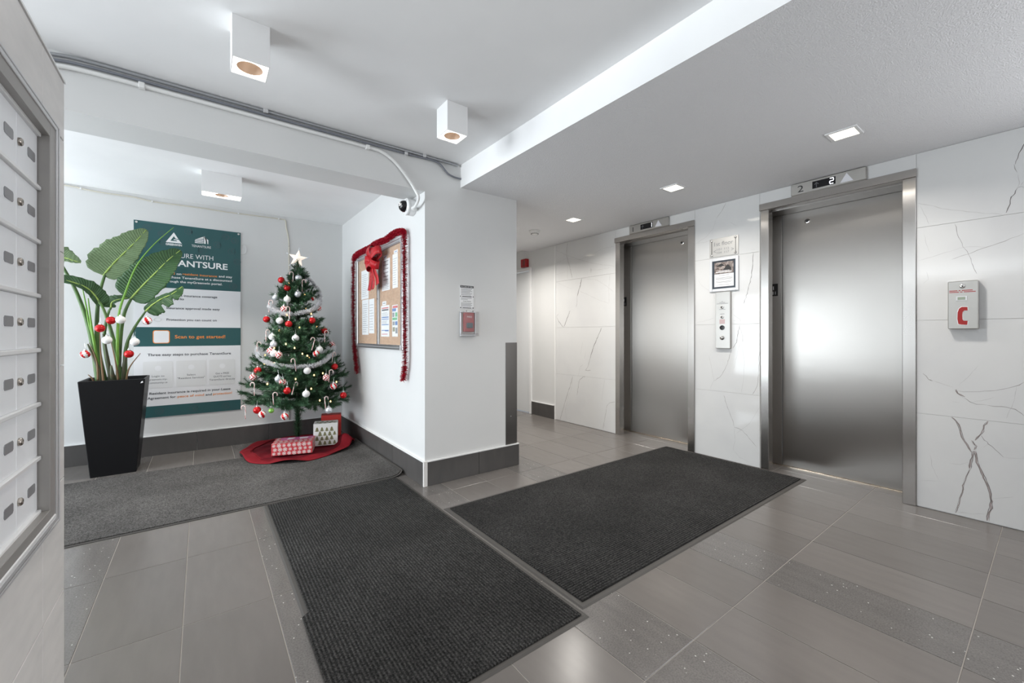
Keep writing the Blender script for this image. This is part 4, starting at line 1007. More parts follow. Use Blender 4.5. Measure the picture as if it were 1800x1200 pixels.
# ---- tinsel helper: shiny strips round a core
def tinsel(name, label, path, r, m, count, seed, group=None, sw=.0024):
    rr = random.Random(seed); P = smooth_path(path, 8); N = len(P)
    t = thing(name, label, 'garland', tuple(P[0]), group)
    MB().tube(P, .003, 5).build('core', m, t)
    cum = [0]
    for i in range(N - 1): cum.append(cum[-1] + (P[i + 1] - P[i]).length)
    b = MB()
    for k in range(count):
        s = rr.random() * cum[-1]; i = 0
        lo, hi = 0, N - 2
        while lo < hi:
            mid = (lo + hi + 1) // 2
            if cum[mid] <= s: lo = mid
            else: hi = mid - 1
        i = lo; f = (s - cum[i]) / max(1e-6, cum[i + 1] - cum[i]); p = P[i].lerp(P[i + 1], f)
        tg = (P[i + 1] - P[i]).normalized(); u = tg.orthogonal().normalized(); w = tg.cross(u); a = rr.random() * 6.283
        rd = (u * math.cos(a) + w * math.sin(a)); d = (rd + tg * rr.uniform(-.5, .5)).normalized()
        R_ = r * rr.uniform(.65, 1.1); sd = d.cross(tg).normalized() * sw * rr.uniform(.7, 1.5) + tg * rr.uniform(-.001, .001)
        q = p + d * R_; b.quad(p - sd, p + sd, q + sd * .7, q - sd * .7)
    tag(b.build('strips', m, t), kind='stuff'); return t
TX_ = 1.282
tinsel('red_tinsel', 'red tinsel garland draped round the bulletin board', [(1.271, 4.315, 0.724), (1.271, 4.354, 0.827), (1.271, 4.393, 0.934), (1.271, 4.427, 1.022), (1.271, 4.437, 1.247), (1.271, 4.451, 1.491), (1.271, 4.447, 1.735), (1.271, 4.408, 1.911), (1.271, 4.103, 1.935), (1.271, 3.908, 1.930), (1.268, 3.713, 1.940), (1.268, 3.468, 1.930), (1.268, 3.302, 1.945), (1.268, 3.165, 1.935), (1.268, 3.090, 1.906), (1.268, 3.080, 1.735), (1.268, 3.075, 1.442), (1.268, 3.070, 1.149), (1.268, 3.066, 0.983), (1.271, 3.075, 0.866), (1.271, 3.114, 0.753)], .030, 'tinsel_red', 13000, 11)

# ---- red bow
t = thing('ribbon_bow', 'shiny red ribbon bow on the bulletin board frame', 'bow', (1.24, 3.83, 1.8))
bc = Vector((1.228, 3.68, 1.772))
def rib(name, pts, w0, w1, side, n=8):
    P = smooth_path(pts, n); N = len(P); s = Vector(side).normalized(); b = MB(); A, B = [], []
    for i, p in enumerate(P):
        w = (w0 + (w1 - w0) * i / (N - 1)) / 2; A.append(p + s * w); B.append(p - s * w)
    for i in range(N - 1): b.quad(A[i], A[i + 1], B[i + 1], B[i])
    o = b.build(name, 'red_bow', t, smooth=True); md = o.modifiers.new('thick', 'SOLIDIFY'); md.thickness = .0012; return o
def loop(ang, L, w, out):
    d = Vector((0, math.cos(R(ang)), math.sin(R(ang)))); o_ = Vector((-1, 0, 0)); s = d.cross(o_)
    rib('bow_loop', [bc, bc + d * L * .45 + o_ * out, bc + d * L * .92 + o_ * out * .8, bc + d * L + o_ * out * .1, bc + d * L * .85 - o_ * out * .25, bc + d * L * .4 - o_ * out * .1, bc], w, w, s)
loop(84, .130, .085, .05); loop(160, .20, .075, .05); loop(10, .13, .075, .05); loop(205, .14, .07, .05); loop(-35, .11, .07, .05); loop(128, .12, .06, .04)
for dy, L, off in ((.09, .26, .012), (-.04, .25, .02), (-.14, .225, .014), (.02, .255, .006)):
    rib('bow_tail', [bc + Vector((-.004, 0, -.005)), bc + Vector((-off, dy * .35, -L * .35)), bc + Vector((-off * .6, dy * .75, -L * .7)), bc + Vector((-off, dy, -L))], .05, .085, (0, 1, dy * 1.2))
MB().lathe(bc + Vector((.006, 0, 0)), (-1, 0, 0), [(.022, 0), (.028, .014), (.024, .030), (.0, .036)], 14).build('bow_knot', 'red_bow', t, smooth=True)

# ================================================================== CHRISTMAS TREE
TX, TY = .755, 4.50
tree = thing('christmas_tree', 'decorated artificial Christmas tree in the alcove corner', 'tree', (TX, TY, 0))
MB().tube([(TX, TY, .012), (TX, TY, 1.80)], .013, 8).build('trunk', 'bark', tree, smooth=True)
MB().box(TX - .2, TX + .2, TY - .012, TY + .012, .0115, .030).box(TX - .012, TX + .012, TY - .2, TY + .2, .0315, .048).build('stand', 'bark', tree)
def needles(b, p0, p1, dens, ln, rr, wd=.0034, mi2=.22, up=.25):
    d = (p1 - p0); L = d.length; d = d / L; u = d.orthogonal().normalized(); w = d.cross(u); n = int(L * dens)
    for k in range(n):
        s = rr.random(); a = rr.random() * 6.283; p = p0 + d * (L * s)
        v = ((u * math.cos(a) + w * math.sin(a)) + d * rr.uniform(.35, 1.1)).normalized(); l = ln * rr.uniform(.7, 1.15)
        sd = v.cross(d).normalized() * wd * .5
        b.add([p - sd, p + sd, p + v * l + sd * .35, p + v * l - sd * .35], [(0, 1, 2, 3)], 1 if rr.random() < mi2 else 0)
b = MB(); needles(b, Vector((TX, TY, .10)), Vector((TX, TY, .50)), 3600, .058, random.Random(1), .0042, .35); needles(b, Vector((TX, TY, 1.55)), Vector((TX, TY, 1.84)), 1500, .045, random.Random(2), up=.5)
tag(b.build('trunk_needles', ['needle', 'needle_tip'], tree), kind='stuff')
def branch_mesh(L, seed):
    rr = random.Random(seed); b = MB()
    ax = smooth_path([(0, 0, 0), (L * .35, rr.uniform(-.02, .02), L * .05), (L * .7, rr.uniform(-.03, .03), L * .10), (L, rr.uniform(-.04, .04), L * .20)], 4)
    b.tube(ax, .003, 5, mi=2)
    for i in range(2, len(ax) - 1): needles(b, ax[i], ax[i + 1], 900, .030, rr)
    n = max(3, int(L / .085))
    for k in range(n):
        s = .22 + .70 * k / n; i = min(int(s * (len(ax) - 1)), len(ax) - 2); p = ax[i].lerp(ax[i + 1], s * (len(ax) - 1) - i)
        for sg in (-1, 1):
            tl = (.30 * L * (1.15 - s) + .06) * rr.uniform(.8, 1.15); a = R(rr.uniform(32, 58)) * sg
            e = p + Vector((math.cos(a) * tl, math.sin(a) * tl, rr.uniform(-.12, .35) * tl))
            b.tube([p, e], .0018, 4, mi=2); needles(b, p.lerp(e, .08), e, 1050, .030, rr)
        if rr.random() < .6:
            e = p + Vector((.06, rr.uniform(-.04, .04), .07)); b.tube([p, e], .0018, 4, mi=2); needles(b, p, e, 1000, .028, rr)
    q = b.build('branch', ['needle', 'needle_tip', 'bark'], None); me = q.data; bpy.data.objects.remove(q); return me
def cone_r(z): return .50 * (1.86 - z) / 1.41
protos = {k: [branch_mesh(L, 20 + k * 5 + s) for s in range(3)] for k, L in enumerate((.48, .36, .25, .15))}
LEN = (.48, .36, .25, .15)
tr = random.Random(12)
tiers = [(.47, 13, -4), (.56, 12, 6), (.66, 12, 10), (.77, 11, 12), (.90, 11, 14), (1.03, 10, 16), (1.15, 9, 18), (1.28, 9, 22), (1.40, 8, 26), (1.51, 7, 32), (1.61, 6, 40), (1.70, 5, 48)]
for ti, (z, n, el) in enumerate(tiers):
    for k in range(n):
        a = 2 * math.pi * (k + (ti % 2) * .5) / n + tr.uniform(-.16, .16); L = cone_r(z) * tr.uniform(.88, 1.06) / max(.75, math.cos(R(el)))
        wallx = 1.30 - TX; cx_ = math.cos(a)
        if cx_ > .2: L = min(L, (wallx - .03) / cx_)
        pk = min(range(4), key=lambda q: abs(LEN[q] - L)); o = put('branch', tr.choice(protos[pk]), tree)
        o.location = (0, 0, z + tr.uniform(-.03, .03)); s = L / LEN[pk]; o.scale = (s, s, s)
        o.rotation_euler = (tr.uniform(-.4, .4), -R(el + tr.uniform(-6, 6)), a)

# ---- star topper
t = thing('star_topper', 'lit pale star topping the Christmas tree', 'star', (TX, TY, 1.80))
sc_ = Vector((TX, TY, 1.862)); fwd = Vector((-.16, -.987, 0)); rgt = Vector((.987, -.16, 0)); upv = Vector((0, 0, 1))
st = []
for k in range(10):
    a = R(90 + 36 * k - 8); r = .085 if k % 2 == 0 else .036; st.append(sc_ + rgt * r * math.cos(a) + upv * r * math.sin(a))
b = MB(); F = sc_ + fwd * .022; Bk = sc_ - fwd * .022
for k in range(10): b.add([st[k], st[(k + 1) % 10], F], [(0, 1, 2)]); b.add([st[(k + 1) % 10], st[k], Bk], [(0, 1, 2)])
b.build('star', 'star_glow', t)
for k in range(0, 10, 2):
    d = (st[k] - sc_).normalized(); MB().tube([st[k] - d * .004, st[k] + d * .022], [.005, .003], 8).build('clear_tip', 'bauble_silver', t, smooth=True)
MB().tube([(TX, TY, 1.80), (TX, TY, 1.835)], .009, 8).build('socket', 'bark', t)

# ---- fairy lights
t = thing('string_lights', 'string of warm white fairy lights wound round the tree', 'string lights', (TX, TY, .45))
hl = []
for k in range(260):
    z = .50 + 1.2 * k / 259; a = k * .17; r = cone_r(z) * .86; hl.append((TX + min(r * math.cos(a), .5), TY + r * math.sin(a), z))
MB().tube(hl, .0018, 4).build('wire', 'bark', t)
BULBS = [(.96, 4.079, .492), (.862, 4.053, .514), (.828, 4.123, .741), (.466, 4.214, .677), (.682, 4.214, .991), (.574, 4.339, 1.152), (.845, 4.335, 1.313), (.456, 4.328, .852), (.617, 4.251, 1.027), (1.043, 4.205, .656), (.782, 4.182, .918), (.523, 4.246, .854), (.592, 4.188, .828), (.732, 4.27, 1.18), (.742, 4.187, .937), (.91, 4.155, .751), (.795, 4.079, .623), (.675, 4.119, .715), (.531, 4.309, .992), (.413, 4.348, .765), (.868, 4.199, .915), (.64, 4.33, 1.30), (.80, 4.40, 1.50)]
for k in range(24):
    i = 10 + k * 10
    if hl[i][1] > TY - .02: BULBS.append(hl[i])
me_b = sh('bulb', MB().lathe((0, 0, 0), (0, 0, 1), [(0, -.009), (.0055, -.006), (.006, 0), (.004, .007), (.0, .010)], 8), 'bulb_warm')
for p in BULBS: o = put('bulb', me_b, t); o.location = Vector(p) - Vector((TX, TY, .45))

# ---- silver tinsel
tinsel('silver_tinsel', 'silver tinsel garland winding round the upper part of the tree', [(.70, 4.55, 1.74), (.776, 4.475, 1.72), (.889, 4.475, 1.63), (.941, 4.463, 1.545), (.932, 4.40, 1.428), (.847, 4.33, 1.351), (.756, 4.305, 1.322), (.66, 4.32, 1.307), (.578, 4.40, 1.322), (.525, 4.51, 1.367), (.54, 4.62, 1.41)], .026, 'tinsel_silver', 3600, 21, 'silver garlands on the tree')
tinsel('silver_tinsel', 'silver tinsel garland swagged across the lower middle of the tree', [(.43, 4.62, .98), (.424, 4.465, .918), (.468, 4.28, .867), (.549, 4.19, .837), (.634, 4.14, .828), (.725, 4.12, .825), (.824, 4.13, .829), (.917, 4.17, .859), (1.0, 4.26, .918), (1.069, 4.41, .988), (1.06, 4.55, 1.04)], .026, 'tinsel_silver', 4200, 22, 'silver garlands on the tree')

# ---- baubles and candy canes
def ball_mesh(r, kind, seg=20, rings=12):
    prof = [(r * math.sin(math.pi * i / rings), -r * math.cos(math.pi * i / rings)) for i in range(rings + 1)]
    mf = {'stripe': lambda i, k: (1 if ((k + i // 2) // 3) % 2 else 0), 'zigzag': lambda i, k: (1 if ((k + (i % 4 if i % 8 < 4 else 4 - i % 4)) % 4) < 2 else 0)}.get(kind)
    q = MB().lathe((0, 0, 0), (0, 0, 1), prof, seg, mfun=mf).build('ball', {'red': 'bauble_red', 'white': 'bauble_white', 'silver': 'bauble_silver', 'stripe': ['bauble_red', 'bauble_white'], 'zigzag': ['bauble_red', 'bauble_white'], 'green': 'bauble_green'}[kind], None, smooth=True)
    me = q.data; bpy.data.objects.remove(q); return me
RB = .031
BALL = {k: ball_mesh(RB, k, 24 if k in ('stripe', 'zigzag') else 20, 12 if k != 'zigzag' else 16) for k in ('red', 'white', 'silver', 'stripe', 'zigzag')}; BALL['green'] = ball_mesh(.022, 'green')
ME_CAP = sh('cap', MB().lathe((0, 0, RB - .002), (0, 0, 1), [(.009, 0), (.009, .009), (.006, .011), (0, .011)], 10), 'bauble_cap')
ME_LOOP = sh('loop', MB().tube([(.006 * math.cos(R(a)), 0, RB + .013 + .006 * math.sin(R(a))) for a in range(-80, 261, 34)], .0011, 5).tube([(0, 0, RB + .018), (.003, .004, RB + .05)], .0008, 4), 'bauble_cap')
ordn = ['highest', 'second highest', 'third highest', 'fourth highest', 'fifth highest', 'sixth highest', 'seventh highest', 'eighth highest', 'ninth highest', 'tenth highest', 'eleventh highest', 'twelfth highest', 'thirteenth highest', 'fourteenth highest', 'fifteenth highest', 'lowest']
def side_of(x):
    return 'left edge' if x < .45 else 'left half' if x < .66 else 'middle' if x < .84 else 'right half' if x < 1.0 else 'right edge'
def bauble(p, kind, label, group):
    t = thing('bauble', label, 'ornament', p, group); t.rotation_euler.z = rnd.uniform(0, 6)
    put('ball', BALL[kind], t); c = put('cap', ME_CAP, t); put('loop', ME_LOOP, c)
    if kind == 'green':
        for o in t.children: pass
    return t
SETS = {
 'red': ('glossy red', [(.617, 4.519, 1.64), (.655, 4.44, 1.56), (.495, 4.53, 1.258), (.647, 4.296, 1.212), (.847, 4.303, 1.25), (.967, 4.362, 1.155), (.405, 4.341, .79), (1.036, 4.241, .804), (.602, 4.08, .621), (.384, 4.163, .462), (1.097, 4.164, .528)]),
 'white': ('matte white', [(.649, 4.395, 1.447), (.522, 4.353, 1.091), (.693, 4.231, 1.08), (.893, 4.211, .974), (.768, 4.111, .784), (.746, 4.04, .585), (.522, 4.265, .944), (.582, 4.365, 1.243)]),
 'silver': ('pale silver', [(.751, 4.431, 1.662), (.735, 4.374, 1.501), (.569, 4.525, 1.471), (.544, 4.149, .721), (.526, 4.307, 1.027), (.931, 4.026, .421)]),
 'stripe': ('red and white striped', [(.874, 4.432, 1.477), (.86, 4.186, .934), (.997, 4.126, .625), (.417, 4.119, .426), (.575, 4.025, .407)]),
 'zigzag': ('red and white patterned', [(.559, 4.231, .927), (.5, 4.307, .966), (.371, 4.361, .73), (.932, 4.126, .71), (.573, 4.12, .692), (1.055, 4.427, 1.012), (.935, 4.461, 1.379), (.619, 4.38, 1.354)]),
 'green': ('small green', [(.48, 4.078, .46)])}
for kind, (desc, pts) in SETS.items():
    for k, p in enumerate(sorted(pts, key=lambda q: -q[2])):
        lab = '%s bauble, %s of its colour, %s of the tree' % (desc, ordn[k] if k < len(pts) - 1 or k == 0 else 'lowest', side_of(p[0])) if len(pts) > 1 else 'small green bauble low in the left half of the Christmas tree'
        bauble(p, kind, lab, 'baubles on the Christmas tree')
hook = [(0, 0, 0), (0, 0, .05), (0, 0, .09)] + [(.016 - .016 * math.cos(R(a)), 0, .10 + .016 * math.sin(R(a))) for a in range(0, 181, 30)] + [(.032, 0, .085)]
ME_CANE = sh('stick', MB().tube(smooth_path(hook, 3), .0042, 8, mfun=lambda i, k: 1 if (i + k) % 4 == 0 else 0), ['cane_white', 'cane_red'])
ME_CANE.polygons.foreach_set('use_smooth', [True] * len(ME_CANE.polygons))
CANES = [(.703, 4.44, 1.66, .05), (.777, 4.395, 1.59, 0), (.655, 4.30, 1.316, 0), (.481, 4.447, 1.102, 0), (.418, 4.532, .988, 0), (.822, 4.19, 1.029, .25), (.677, 4.115, .845, -.1), (.514, 4.528, 1.385, 0), (1.013, 4.252, .886, -.1), (.958, 4.137, .726, -.05), (.636, 4.063, .644, -.3), (.373, 4.265, .636, 0), (.5, 4.094, .555, .05), (.905, 4.021, .492, .1), (.305, 4.241, .442, 0), (.961, 4.31, 1.097, 0)]
for k, (x, y, z, tl) in enumerate(sorted(CANES, key=lambda q: -q[2])):
    o = put('candy_cane', ME_CANE); o.location = (x, y, z - .06); o.rotation_euler = (0, -tl, rnd.uniform(-.6, .6) + (math.pi if k % 3 == 0 else 0))
    tag(o, 'red striped candy cane, %s of the canes, %s of the tree' % (ordn[k] if k < 15 else 'lowest', side_of(x)), 'candy cane', 'candy canes on the Christmas tree')

# ---- tree skirt
t = thing('tree_skirt', 'crumpled dark red velvet tree skirt under the tree', 'tree skirt', (.78, 4.45, 0))
sr = random.Random(4); ph = [sr.uniform(0, 6.28) for _ in range(8)]
def skirt_r(a): return .50 + .018 * math.sin(3 * a + ph[0]) + .010 * math.sin(7 * a + ph[1])
def skirt_pt(a, f):
    r = skirt_r(a) * f; x = .765 + r * math.cos(a); y = 4.455 + r * math.sin(a) * 1.02
    wr = .006 * math.sin(5 * a + 9 * f + ph[2]) + .005 * math.sin(9 * a - 14 * f + ph[3])
    z = .0215 + wr * f + .012 * max(0, f - .86) / .14 * math.sin(6 * a + ph[4])
    bump_ = math.exp(-((x - 1.16) ** 2 + (y - 4.27) ** 2) / .012) * .115 + math.exp(-((x - 1.10) ** 2 + (y - 4.40) ** 2) / .010) * .05
    z += bump_ * (.7 + .3 * math.sin(30 * x + 22 * y)); x = min(x, 1.262 - .02 * math.sin(8 * a) ** 2); y = min(y, 4.985)
    return (x, y, max(z, .0135))
def ringmesh(f0, f1, nr, na=120, dz=0):
    b = MB(); V = []
    for i in range(nr + 1):
        for k in range(na): p = skirt_pt(2 * math.pi * k / na, f0 + (f1 - f0) * i / nr); V.append((p[0], p[1], p[2] + dz))
    return b.add(V, [(i * na + k, i * na + (k + 1) % na, (i + 1) * na + (k + 1) % na, (i + 1) * na + k) for i in range(nr) for k in range(na)])
o = ringmesh(.07, .80, 14).build('cloth', 'velvet', t, smooth=True); md = o.modifiers.new('thick', 'SOLIDIFY'); md.thickness = .003; md.offset = 1
o = ringmesh(.80, 1.0, 6).build('border', 'velvet_trim', t, smooth=True); md = o.modifiers.new('thick', 'SOLIDIFY'); md.thickness = .0045; md.offset = 1
b = MB(); b.tube([(p[0], p[1], p[2] + .0045) for p in (skirt_pt(2 * math.pi * k / 90, .80) for k in range(91))], .003, 5, caps=False); b.build('piping', 'velvet_trim', t)

# ---- gifts
def gift(name, label, c, hx, hy, h, rot, m, z0=.036):
    t = thing(name, label, 'gift', (c[0], c[1], z0), 'wrapped gifts under the tree')
    bx_ = MB().obox(c, hx, hy, z0, z0 + h, rot).build('box', m, t, bevel=.003)
    ca_, sa_ = math.cos(rot), math.sin(rot); ux, uy = Vector((ca_, sa_, 0)), Vector((-sa_, ca_, 0)); C = Vector((c[0], c[1], z0))
    faces = {'front': (C - ux * hx - uy * hy, ux, Vector((0, 0, 1)), -uy, 2 * hx, h), 'left': (C - ux * hx + uy * hy, -uy, Vector((0, 0, 1)), -ux, 2 * hy, h), 'right': (C + ux * hx - uy * hy, uy, Vector((0, 0, 1)), ux, 2 * hy, h), 'top': (C - ux * hx - uy * hy + Vector((0, 0, h)), ux, uy, Vector((0, 0, 1)), 2 * hx, 2 * hy)}
    return t, bx_, faces
def flake(b, O, U, V, N, u, v, r):
    for k in range(3):
        a = k * math.pi / 3 + .3; du, dv = math.cos(a), math.sin(a); pu, pv = -dv, du; w = r * .13
        pts = [(u + s * du * r + q * pu * w, v + s * dv * r + q * pv * w) for s, q in ((-1, -1), (1, -1), (1, 1), (-1, 1))]
        b.add([O + U * a_ + V * b_ + N * .0006 for a_, b_ in pts], [(0, 1, 2, 3)])
        for s in (-1, 1):
            for q in (-1, 1):
                m0 = (u + s * du * r * .6, v + s * dv * r * .6); m1 = (m0[0] + (s * du * .35 + q * pu * .35) * r, m0[1] + (s * dv * .35 + q * pv * .35) * r)
                b.add([O + U * a_ + V * b_ + N * .0006 for a_, b_ in ((m0[0] - du * w, m0[1] - dv * w), (m0[0] + du * w, m0[1] + dv * w), (m1[0] + du * w, m1[1] + dv * w), (m1[0] - du * w, m1[1] - dv * w))], [(0, 1, 2, 3)])
gr = random.Random(9)
ga, bx_, fc = gift('gift_box', 'flat gift box in red paper with white snowflakes', (.685, 4.255), .165, .115, .105, R(-17), 'gift_pattern_red')
for fn in ('front', 'left', 'right', 'top'):
    O, U, V, N, W_, H_ = fc[fn]; b = MB(); nu, nv = max(3, int(W_ / .038)), max(3, int(H_ / .036))
    for i in range(nu):
        for j in range(nv):
            flake(b, O, U, V, N, (i + .5 + .2 * (j % 2)) / (nu + .2) * W_, (j + .5) / nv * H_, gr.choice((.017, .013, .015)))
    tag(b.build('snowflake_print', 'gift_white', bx_), kind='stuff')
O, U, V, N, W_, H_ = fc['top']
MB().add([O + U * a + V * c + N * .0012 for a, c in ((.06, .11), (.30, .12), (.325, .225), (.04, .22))], [(0, 1, 2, 3)]).build('gift_tag', 'gift_pink', ga)
MB().add([O + U * a + V * c + N * .0016 for a, c in ((.10, .14), (.15, .15), (.17, .20), (.11, .205))], [(0, 1, 2, 3)]).add([O + U * a + V * c + N * .0016 for a, c in ((.21, .14), (.27, .15), (.28, .20), (.20, .195))], [(0, 1, 2, 3)]).build('tag_print', 'gift_white', ga)
gb, bx_, fc = gift('gift_box', 'cube shaped gift in white paper with green trees', (.985, 4.36), .108, .075, .215, R(-16), 'gift_white')
for fn in ('front', 'left', 'right', 'top'):
    O, U, V, N, W_, H_ = fc[fn]; b = MB(); nu, nv = max(2, round(W_ / .046)), max(3, round(H_ / .043))
    for i in range(nu):
        for j in range(nv):
            u, v = (i + .35 + .4 * (j % 2)) / nu * W_, (j + .12 + .12 * gr.random()) / nv * H_; s = gr.uniform(.95, 1.2)
            if v + .05 * s > H_ or u + .02 > W_ or u - .02 < 0: continue
            for k, (w, z) in enumerate(((.020, .004), (.016, .015), (.011, .026))): b.add([O + U * (u + q * s) + V * (v + r * s) + N * .0007 for q, r in ((-w, z), (w, z), (0, z + .017))], [(0, 1, 2)])
            b.add([O + U * (u + q * s) + V * (v + r * s) + N * .0007 for q, r in ((-.002, 0), (.002, 0), (.002, .005), (-.002, .005))], [(0, 1, 2, 3)])
    tag(b.build('tree_print', 'gift_tree', bx_), kind='stuff')
gc, bx_, fc = gift('gift_box', 'tall plain red gift standing behind the white one', (1.085, 4.575), .095, .06, .255, R(-14), 'gift_red', .03)
O, U, V, N, W_, H_ = fc['front']; MB().add([O + U * a + V * c + N * .0008 for a, c in ((0, .235), (.19, .237), (.19, .241), (0, .239))], [(0, 1, 2, 3)]).build('paper_seam', 'gift_pattern_red', gc)

# ================================================================== POTTED PLANT
pl = thing('potted_plant', 'bird of paradise plant in a tall tapered black planter', 'plant', (-.555, 4.66, 0))
def frustum(b, c, h0, h1, z0, z1, mi=0):
    vs = []
    for h, z in ((h0, z0), (h1, z1)):
        for sy in (-1, 1):
            for sx in (-1, 1): vs.append((c[0] + sx * h, c[1] + sy * h, z))
    return b.hexa(vs, mi)
pc = (-.556, 4.645); b = MB()
h0, h1, zt2 = .134, .192, .757
def ringv(h, z): return [(pc[0] + sx * h, pc[1] + sy * h, z) for sx, sy in ((-1, -1), (1, -1), (1, 1), (-1, 1))]
R0, R1, R2, R3 = ringv(h0, .0), ringv(h1, zt2), ringv(h1 - .012, zt2), ringv(h1 - .03, zt2 - .05)
V4 = R0 + R1 + R2 + R3; F4 = [(3, 2, 1, 0), (12, 13, 14, 15)]
for a in (0, 4, 8): F4 += [(a + i, a + (i + 1) % 4, a + 4 + (i + 1) % 4, a + 4 + i) for i in range(4)]
pot = b.add(V4, F4).build('planter', 'pot_black', pl, bevel=.004)
MB().box(pc[0] - .158, pc[0] + .158, pc[1] - .158, pc[1] + .158, zt2 - .05, zt2 - .042).build('soil', 'soil', pl)
MB().prism([(0, 0), (.016, .004), (.014, .018), (.004, .012)], (-.392, pc[1] - h1 - .0005, .722), (1, 0, 0), (0, 0, 1), (0, -1, 0), .0006).build('white_mark', 'paper', pot)
HC = 1.113
def W(x, z, Y): k = Y / 4.6; return Vector((x * k, Y, HC + (z - HC) * k))
def stem(name, pts, r0, r1, m='stem'):
    P = smooth_path(pts, 6); N = len(P); return MB().tube(P, [r0 + (r1 - r0) * i / (N - 1) for i in range(N)], 8).build(name, m, pl, smooth=True)
def leaf(mid, wl, wr, normal, m, fold=.15, base=.6, droop=0.0, tear=0, seed=0):
    P = smooth_path(mid, 6); N = len(P); n0 = Vector(normal).normalized(); nv = 8; rr = random.Random(seed)
    b = MB(); V = []; UVs = []
    for i, p in enumerate(P):
        s = i / (N - 1); tg = (P[min(i + 1, N - 1)] - P[max(i - 1, 0)]).normalized(); sd = n0.cross(tg).normalized(); nn = tg.cross(sd).normalized()
        w = max(.02, math.sin(math.pi * min(.999, max(.004, s)) ** base)) ** .55
        for j in range(-nv, nv + 1):
            f = j / nv; ww = (wl if f > 0 else wr) * w; jag = 1 + (.05 * math.sin(s * 60 + seed) + .04 * math.sin(s * 23 + 2 * seed)) * abs(f) ** 3
            if tear and f * tear > .2 and (.38 < s < .46 or .70 < s < .75): jag *= .45
            V.append(p + sd * (f * ww * jag) + nn * (fold * abs(f) * ww - droop * f * f * ww + .004 * math.sin(s * 38 + f * 3)) - tg * (abs(f) ** 2 * ww * .10)); UVs.append((f, s))
    Wd = 2 * nv + 1
    b.add(V, [(i * Wd + j, i * Wd + j + 1, (i + 1) * Wd + j + 1, (i + 1) * Wd + j) for i in range(N - 1) for j in range(2 * nv)])
    o = b.build('leaf', m, pl, smooth=True); me = o.data; l = me.uv_layers.new(name='UVMap')
    for lp in me.loops: l.data[lp.index].uv = UVs[lp.vertex_index]
    md = o.modifiers.new('thick', 'SOLIDIFY'); md.thickness = .0012; md.offset = 0
    MB().tube([p - n0 * .0 for p in P], [.0075 * (1 - .7 * i / (N - 1)) for i in range(N)], 6).build('midrib', 'midrib', o, smooth=True)
cb = [Vector((-.640, 4.66, .705)), Vector((-.545, 4.64, .705)), Vector((-.585, 4.66, .705)), Vector((-.515, 4.62, .705))]
view = Vector((.10, -1, .0))
# A: big pale leaf, upper left
A0 = W(-.615, 1.606, 4.66); stem('stem', [cb[0] + Vector((.02, 0, 0)), W(-.66, 1.036, 4.66), W(-.656, 1.376, 4.67), A0], .019, .0085)
leaf([A0 - Vector((.012, 0, .02)), W(-.566, 1.691, 4.65), W(-.498, 1.791, 4.64), W(-.429, 1.893, 4.64), W(-.368, 1.993, 4.66)], .150, .105, Vector((.15, -1, .25)), 'leaf_under', .10, .55, seed=1)
# B: big dark leaf, right of it
B0 = W(-.455, 1.426, 4.54); stem('stem', [cb[1], W(-.530, 1.05, 4.6), W(-.505, 1.28, 4.56), B0], .018, .0085)
leaf([B0 - Vector((.01, 0, .016)), W(-.394, 1.519, 4.52), W(-.304, 1.646, 4.50), W(-.23, 1.75, 4.50), W(-.146, 1.848, 4.53)], .150, .125, Vector((.05, -1, .35)), 'leaf_top', .12, .58, seed=2)
# C: leaf seen edge-on in the middle
C0 = W(-.582, 1.333, 4.56); stem('stem', [cb[2], W(-.620, 1.05, 4.6), W(-.605, 1.25, 4.57), C0], .014, .007)
leaf([C0, W(-.575, 1.375, 4.55), W(-.535, 1.40, 4.54), W(-.455, 1.425, 4.55)], .055, .03, Vector((.1, -1, .6)), 'leaf_top', .2, .5, seed=3)
# D: leaf cut by the partition on the far left
D0 = W(-.86, 1.66, 4.62); stem('stem', [cb[0] - Vector((.02, 0, 0)), W(-.700, 1.126, 4.64), W(-.774, 1.436, 4.63), D0], .019, .0085)
leaf([D0, W(-.93, 1.72, 4.62), W(-1.05, 1.82, 4.63), W(-1.16, 1.88, 4.64)], .11, .12, Vector((.2, -1, .3)), 'leaf_under', .1, .4, seed=4)
leaf([D0 - Vector((.05, .02, .03)), W(-.85, 1.70, 4.60), W(-.80, 1.69, 4.585), W(-.752, 1.675, 4.58)], .075, .035, Vector((.2, -1, .3)), 'leaf_under', .1, .45, seed=14)
# E: arching leaf to the left, seen from the side
E0 = W(-.60, 1.30, 4.50); stem('stem', [cb[3], W(-.56, 1.02, 4.56), W(-.59, 1.18, 4.52), W(-.63, 1.33, 4.49), W(-.665, 1.40, 4.48)], .016, .007)
leaf([W(-.64, 1.345, 4.49), W(-.678, 1.43, 4.47), W(-.74, 1.495, 4.45), W(-.86, 1.535, 4.44), W(-.97, 1.52, 4.44)], .032, .070, Vector((.1, -1, .55)), 'leaf_top', .25, .55, .2, seed=5)
# F: torn leaf on the right
F0 = W(-.372, 1.310, 4.50); stem('stem', [cb[3] + Vector((.015, 0, 0)), W(-.495, .98, 4.57), W(-.455, 1.14, 4.53), F0], .016, .0065)
leaf([F0, W(-.335, 1.36, 4.49), W(-.27, 1.42, 4.48), W(-.20, 1.465, 4.47), W(-.132, 1.535, 4.46)], .030, .095, Vector((.1, -1, .2)), 'leaf_top', .15, .62, .1, tear=-1, seed=6)
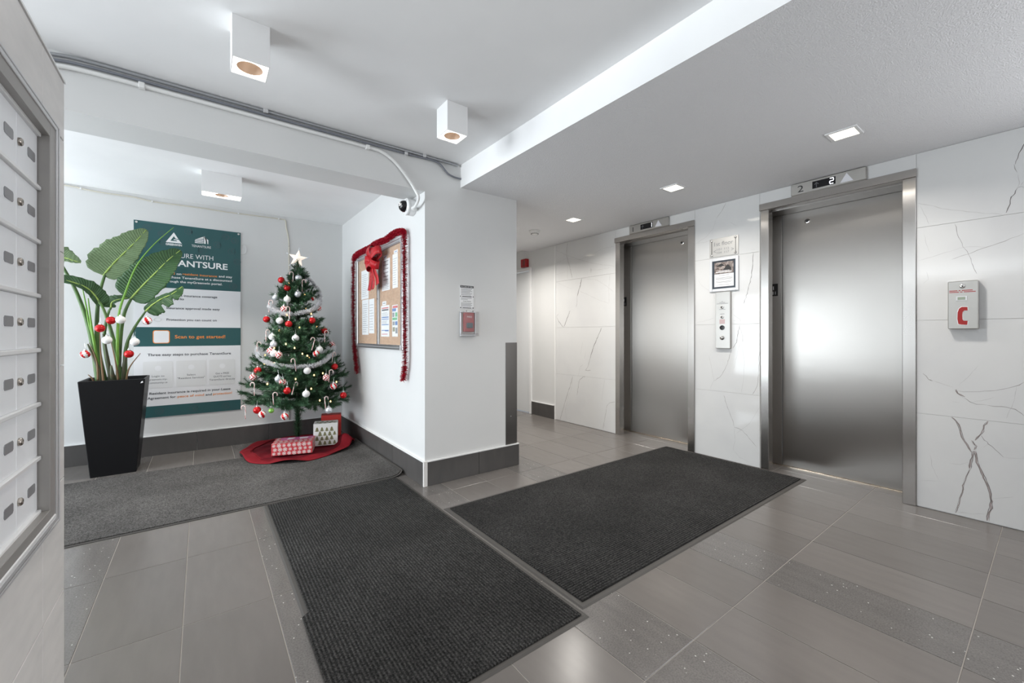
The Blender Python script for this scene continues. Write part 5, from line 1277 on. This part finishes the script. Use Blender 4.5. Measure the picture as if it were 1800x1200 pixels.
# G: rolled new leaf spike
S_ = stem('new_leaf_spike', [cb[1] + Vector((.01, -.01, 0)), W(-.545, 1.0, 4.55), W(-.535, 1.277, 4.52), W(-.498, 1.453, 4.50), W(-.429, 1.681, 4.49), W(-.322, 1.872, 4.49), W(-.19, 2.04, 4.50)], .012, .002, 'stem_bright')
stem('new_leaf_spike', [cb[0], W(-.70, 1.15, 4.63), W(-.725, 1.35, 4.61), W(-.755, 1.56, 4.61)], .010, .002, 'stem_bright')
stem('new_leaf_spike', [cb[0], W(-.685, 1.10, 4.60), W(-.70, 1.25, 4.59), W(-.712, 1.40, 4.59)], .012, .003, 'stem_bright')
for pts, r in (([cb[0], (-.66, 4.62, .85), (-.715, 4.60, 1.04)], .022), ([cb[2], (-.60, 4.60, .9), (-.625, 4.58, 1.12)], .020), ([cb[1], (-.535, 4.58, .9), (-.545, 4.56, 1.10)], .022), ([cb[3], (-.50, 4.58, .88), (-.475, 4.56, 1.05)], .020), ([cb[2] + Vector((.02, -.03, 0)), (-.57, 4.56, .80), (-.575, 4.55, .87)], .024)): stem('sheath', pts, r, .005, 'plant_sheath')
for pts in ([cb[0] + Vector((-.03, -.04, 0)), (-.69, 4.59, .77), (-.71, 4.58, .80)], [cb[3] + Vector((.02, -.03, 0)), (-.47, 4.56, .84), (-.40, 4.54, .96)], [(-.655, 4.585, .75), (-.66, 4.575, .9), (-.70, 4.565, 1.05)], [(-.535, 4.56, .75), (-.55, 4.55, .9), (-.575, 4.54, 1.06)], [(-.62, 4.57, .72), (-.635, 4.56, .95), (-.64, 4.55, 1.14)]): stem('dry_husk', pts, .008, .002, 'stem_dry')

PO = [('red', (-.566, 4.47, 1.225), 'red bauble on the planter stems, highest red one there'), ('red', (-.623, 4.44, 1.162), 'red bauble hung in the middle of the plant stems'), ('red', (-.46, 4.45, .96), 'red bauble low on the right stem of the plant'),
      ('white', (-.507, 4.44, 1.23), 'white bauble high among the plant stems'), ('white', (-.584, 4.44, 1.071), 'white bauble halfway up the plant, below the red pair'), ('white', (-.425, 4.44, 1.056), 'white bauble right of the plant against the poster edge'),
      ('stripe', (-.707, 4.47, .965), 'striped bauble hanging left of the plant stems'), ('stripe', (-.349, 4.42, 1.224), 'striped bauble under the torn leaf beside the poster text')]
for k, p, lab in PO: bauble(p, k, lab, 'baubles hung on the potted plant')
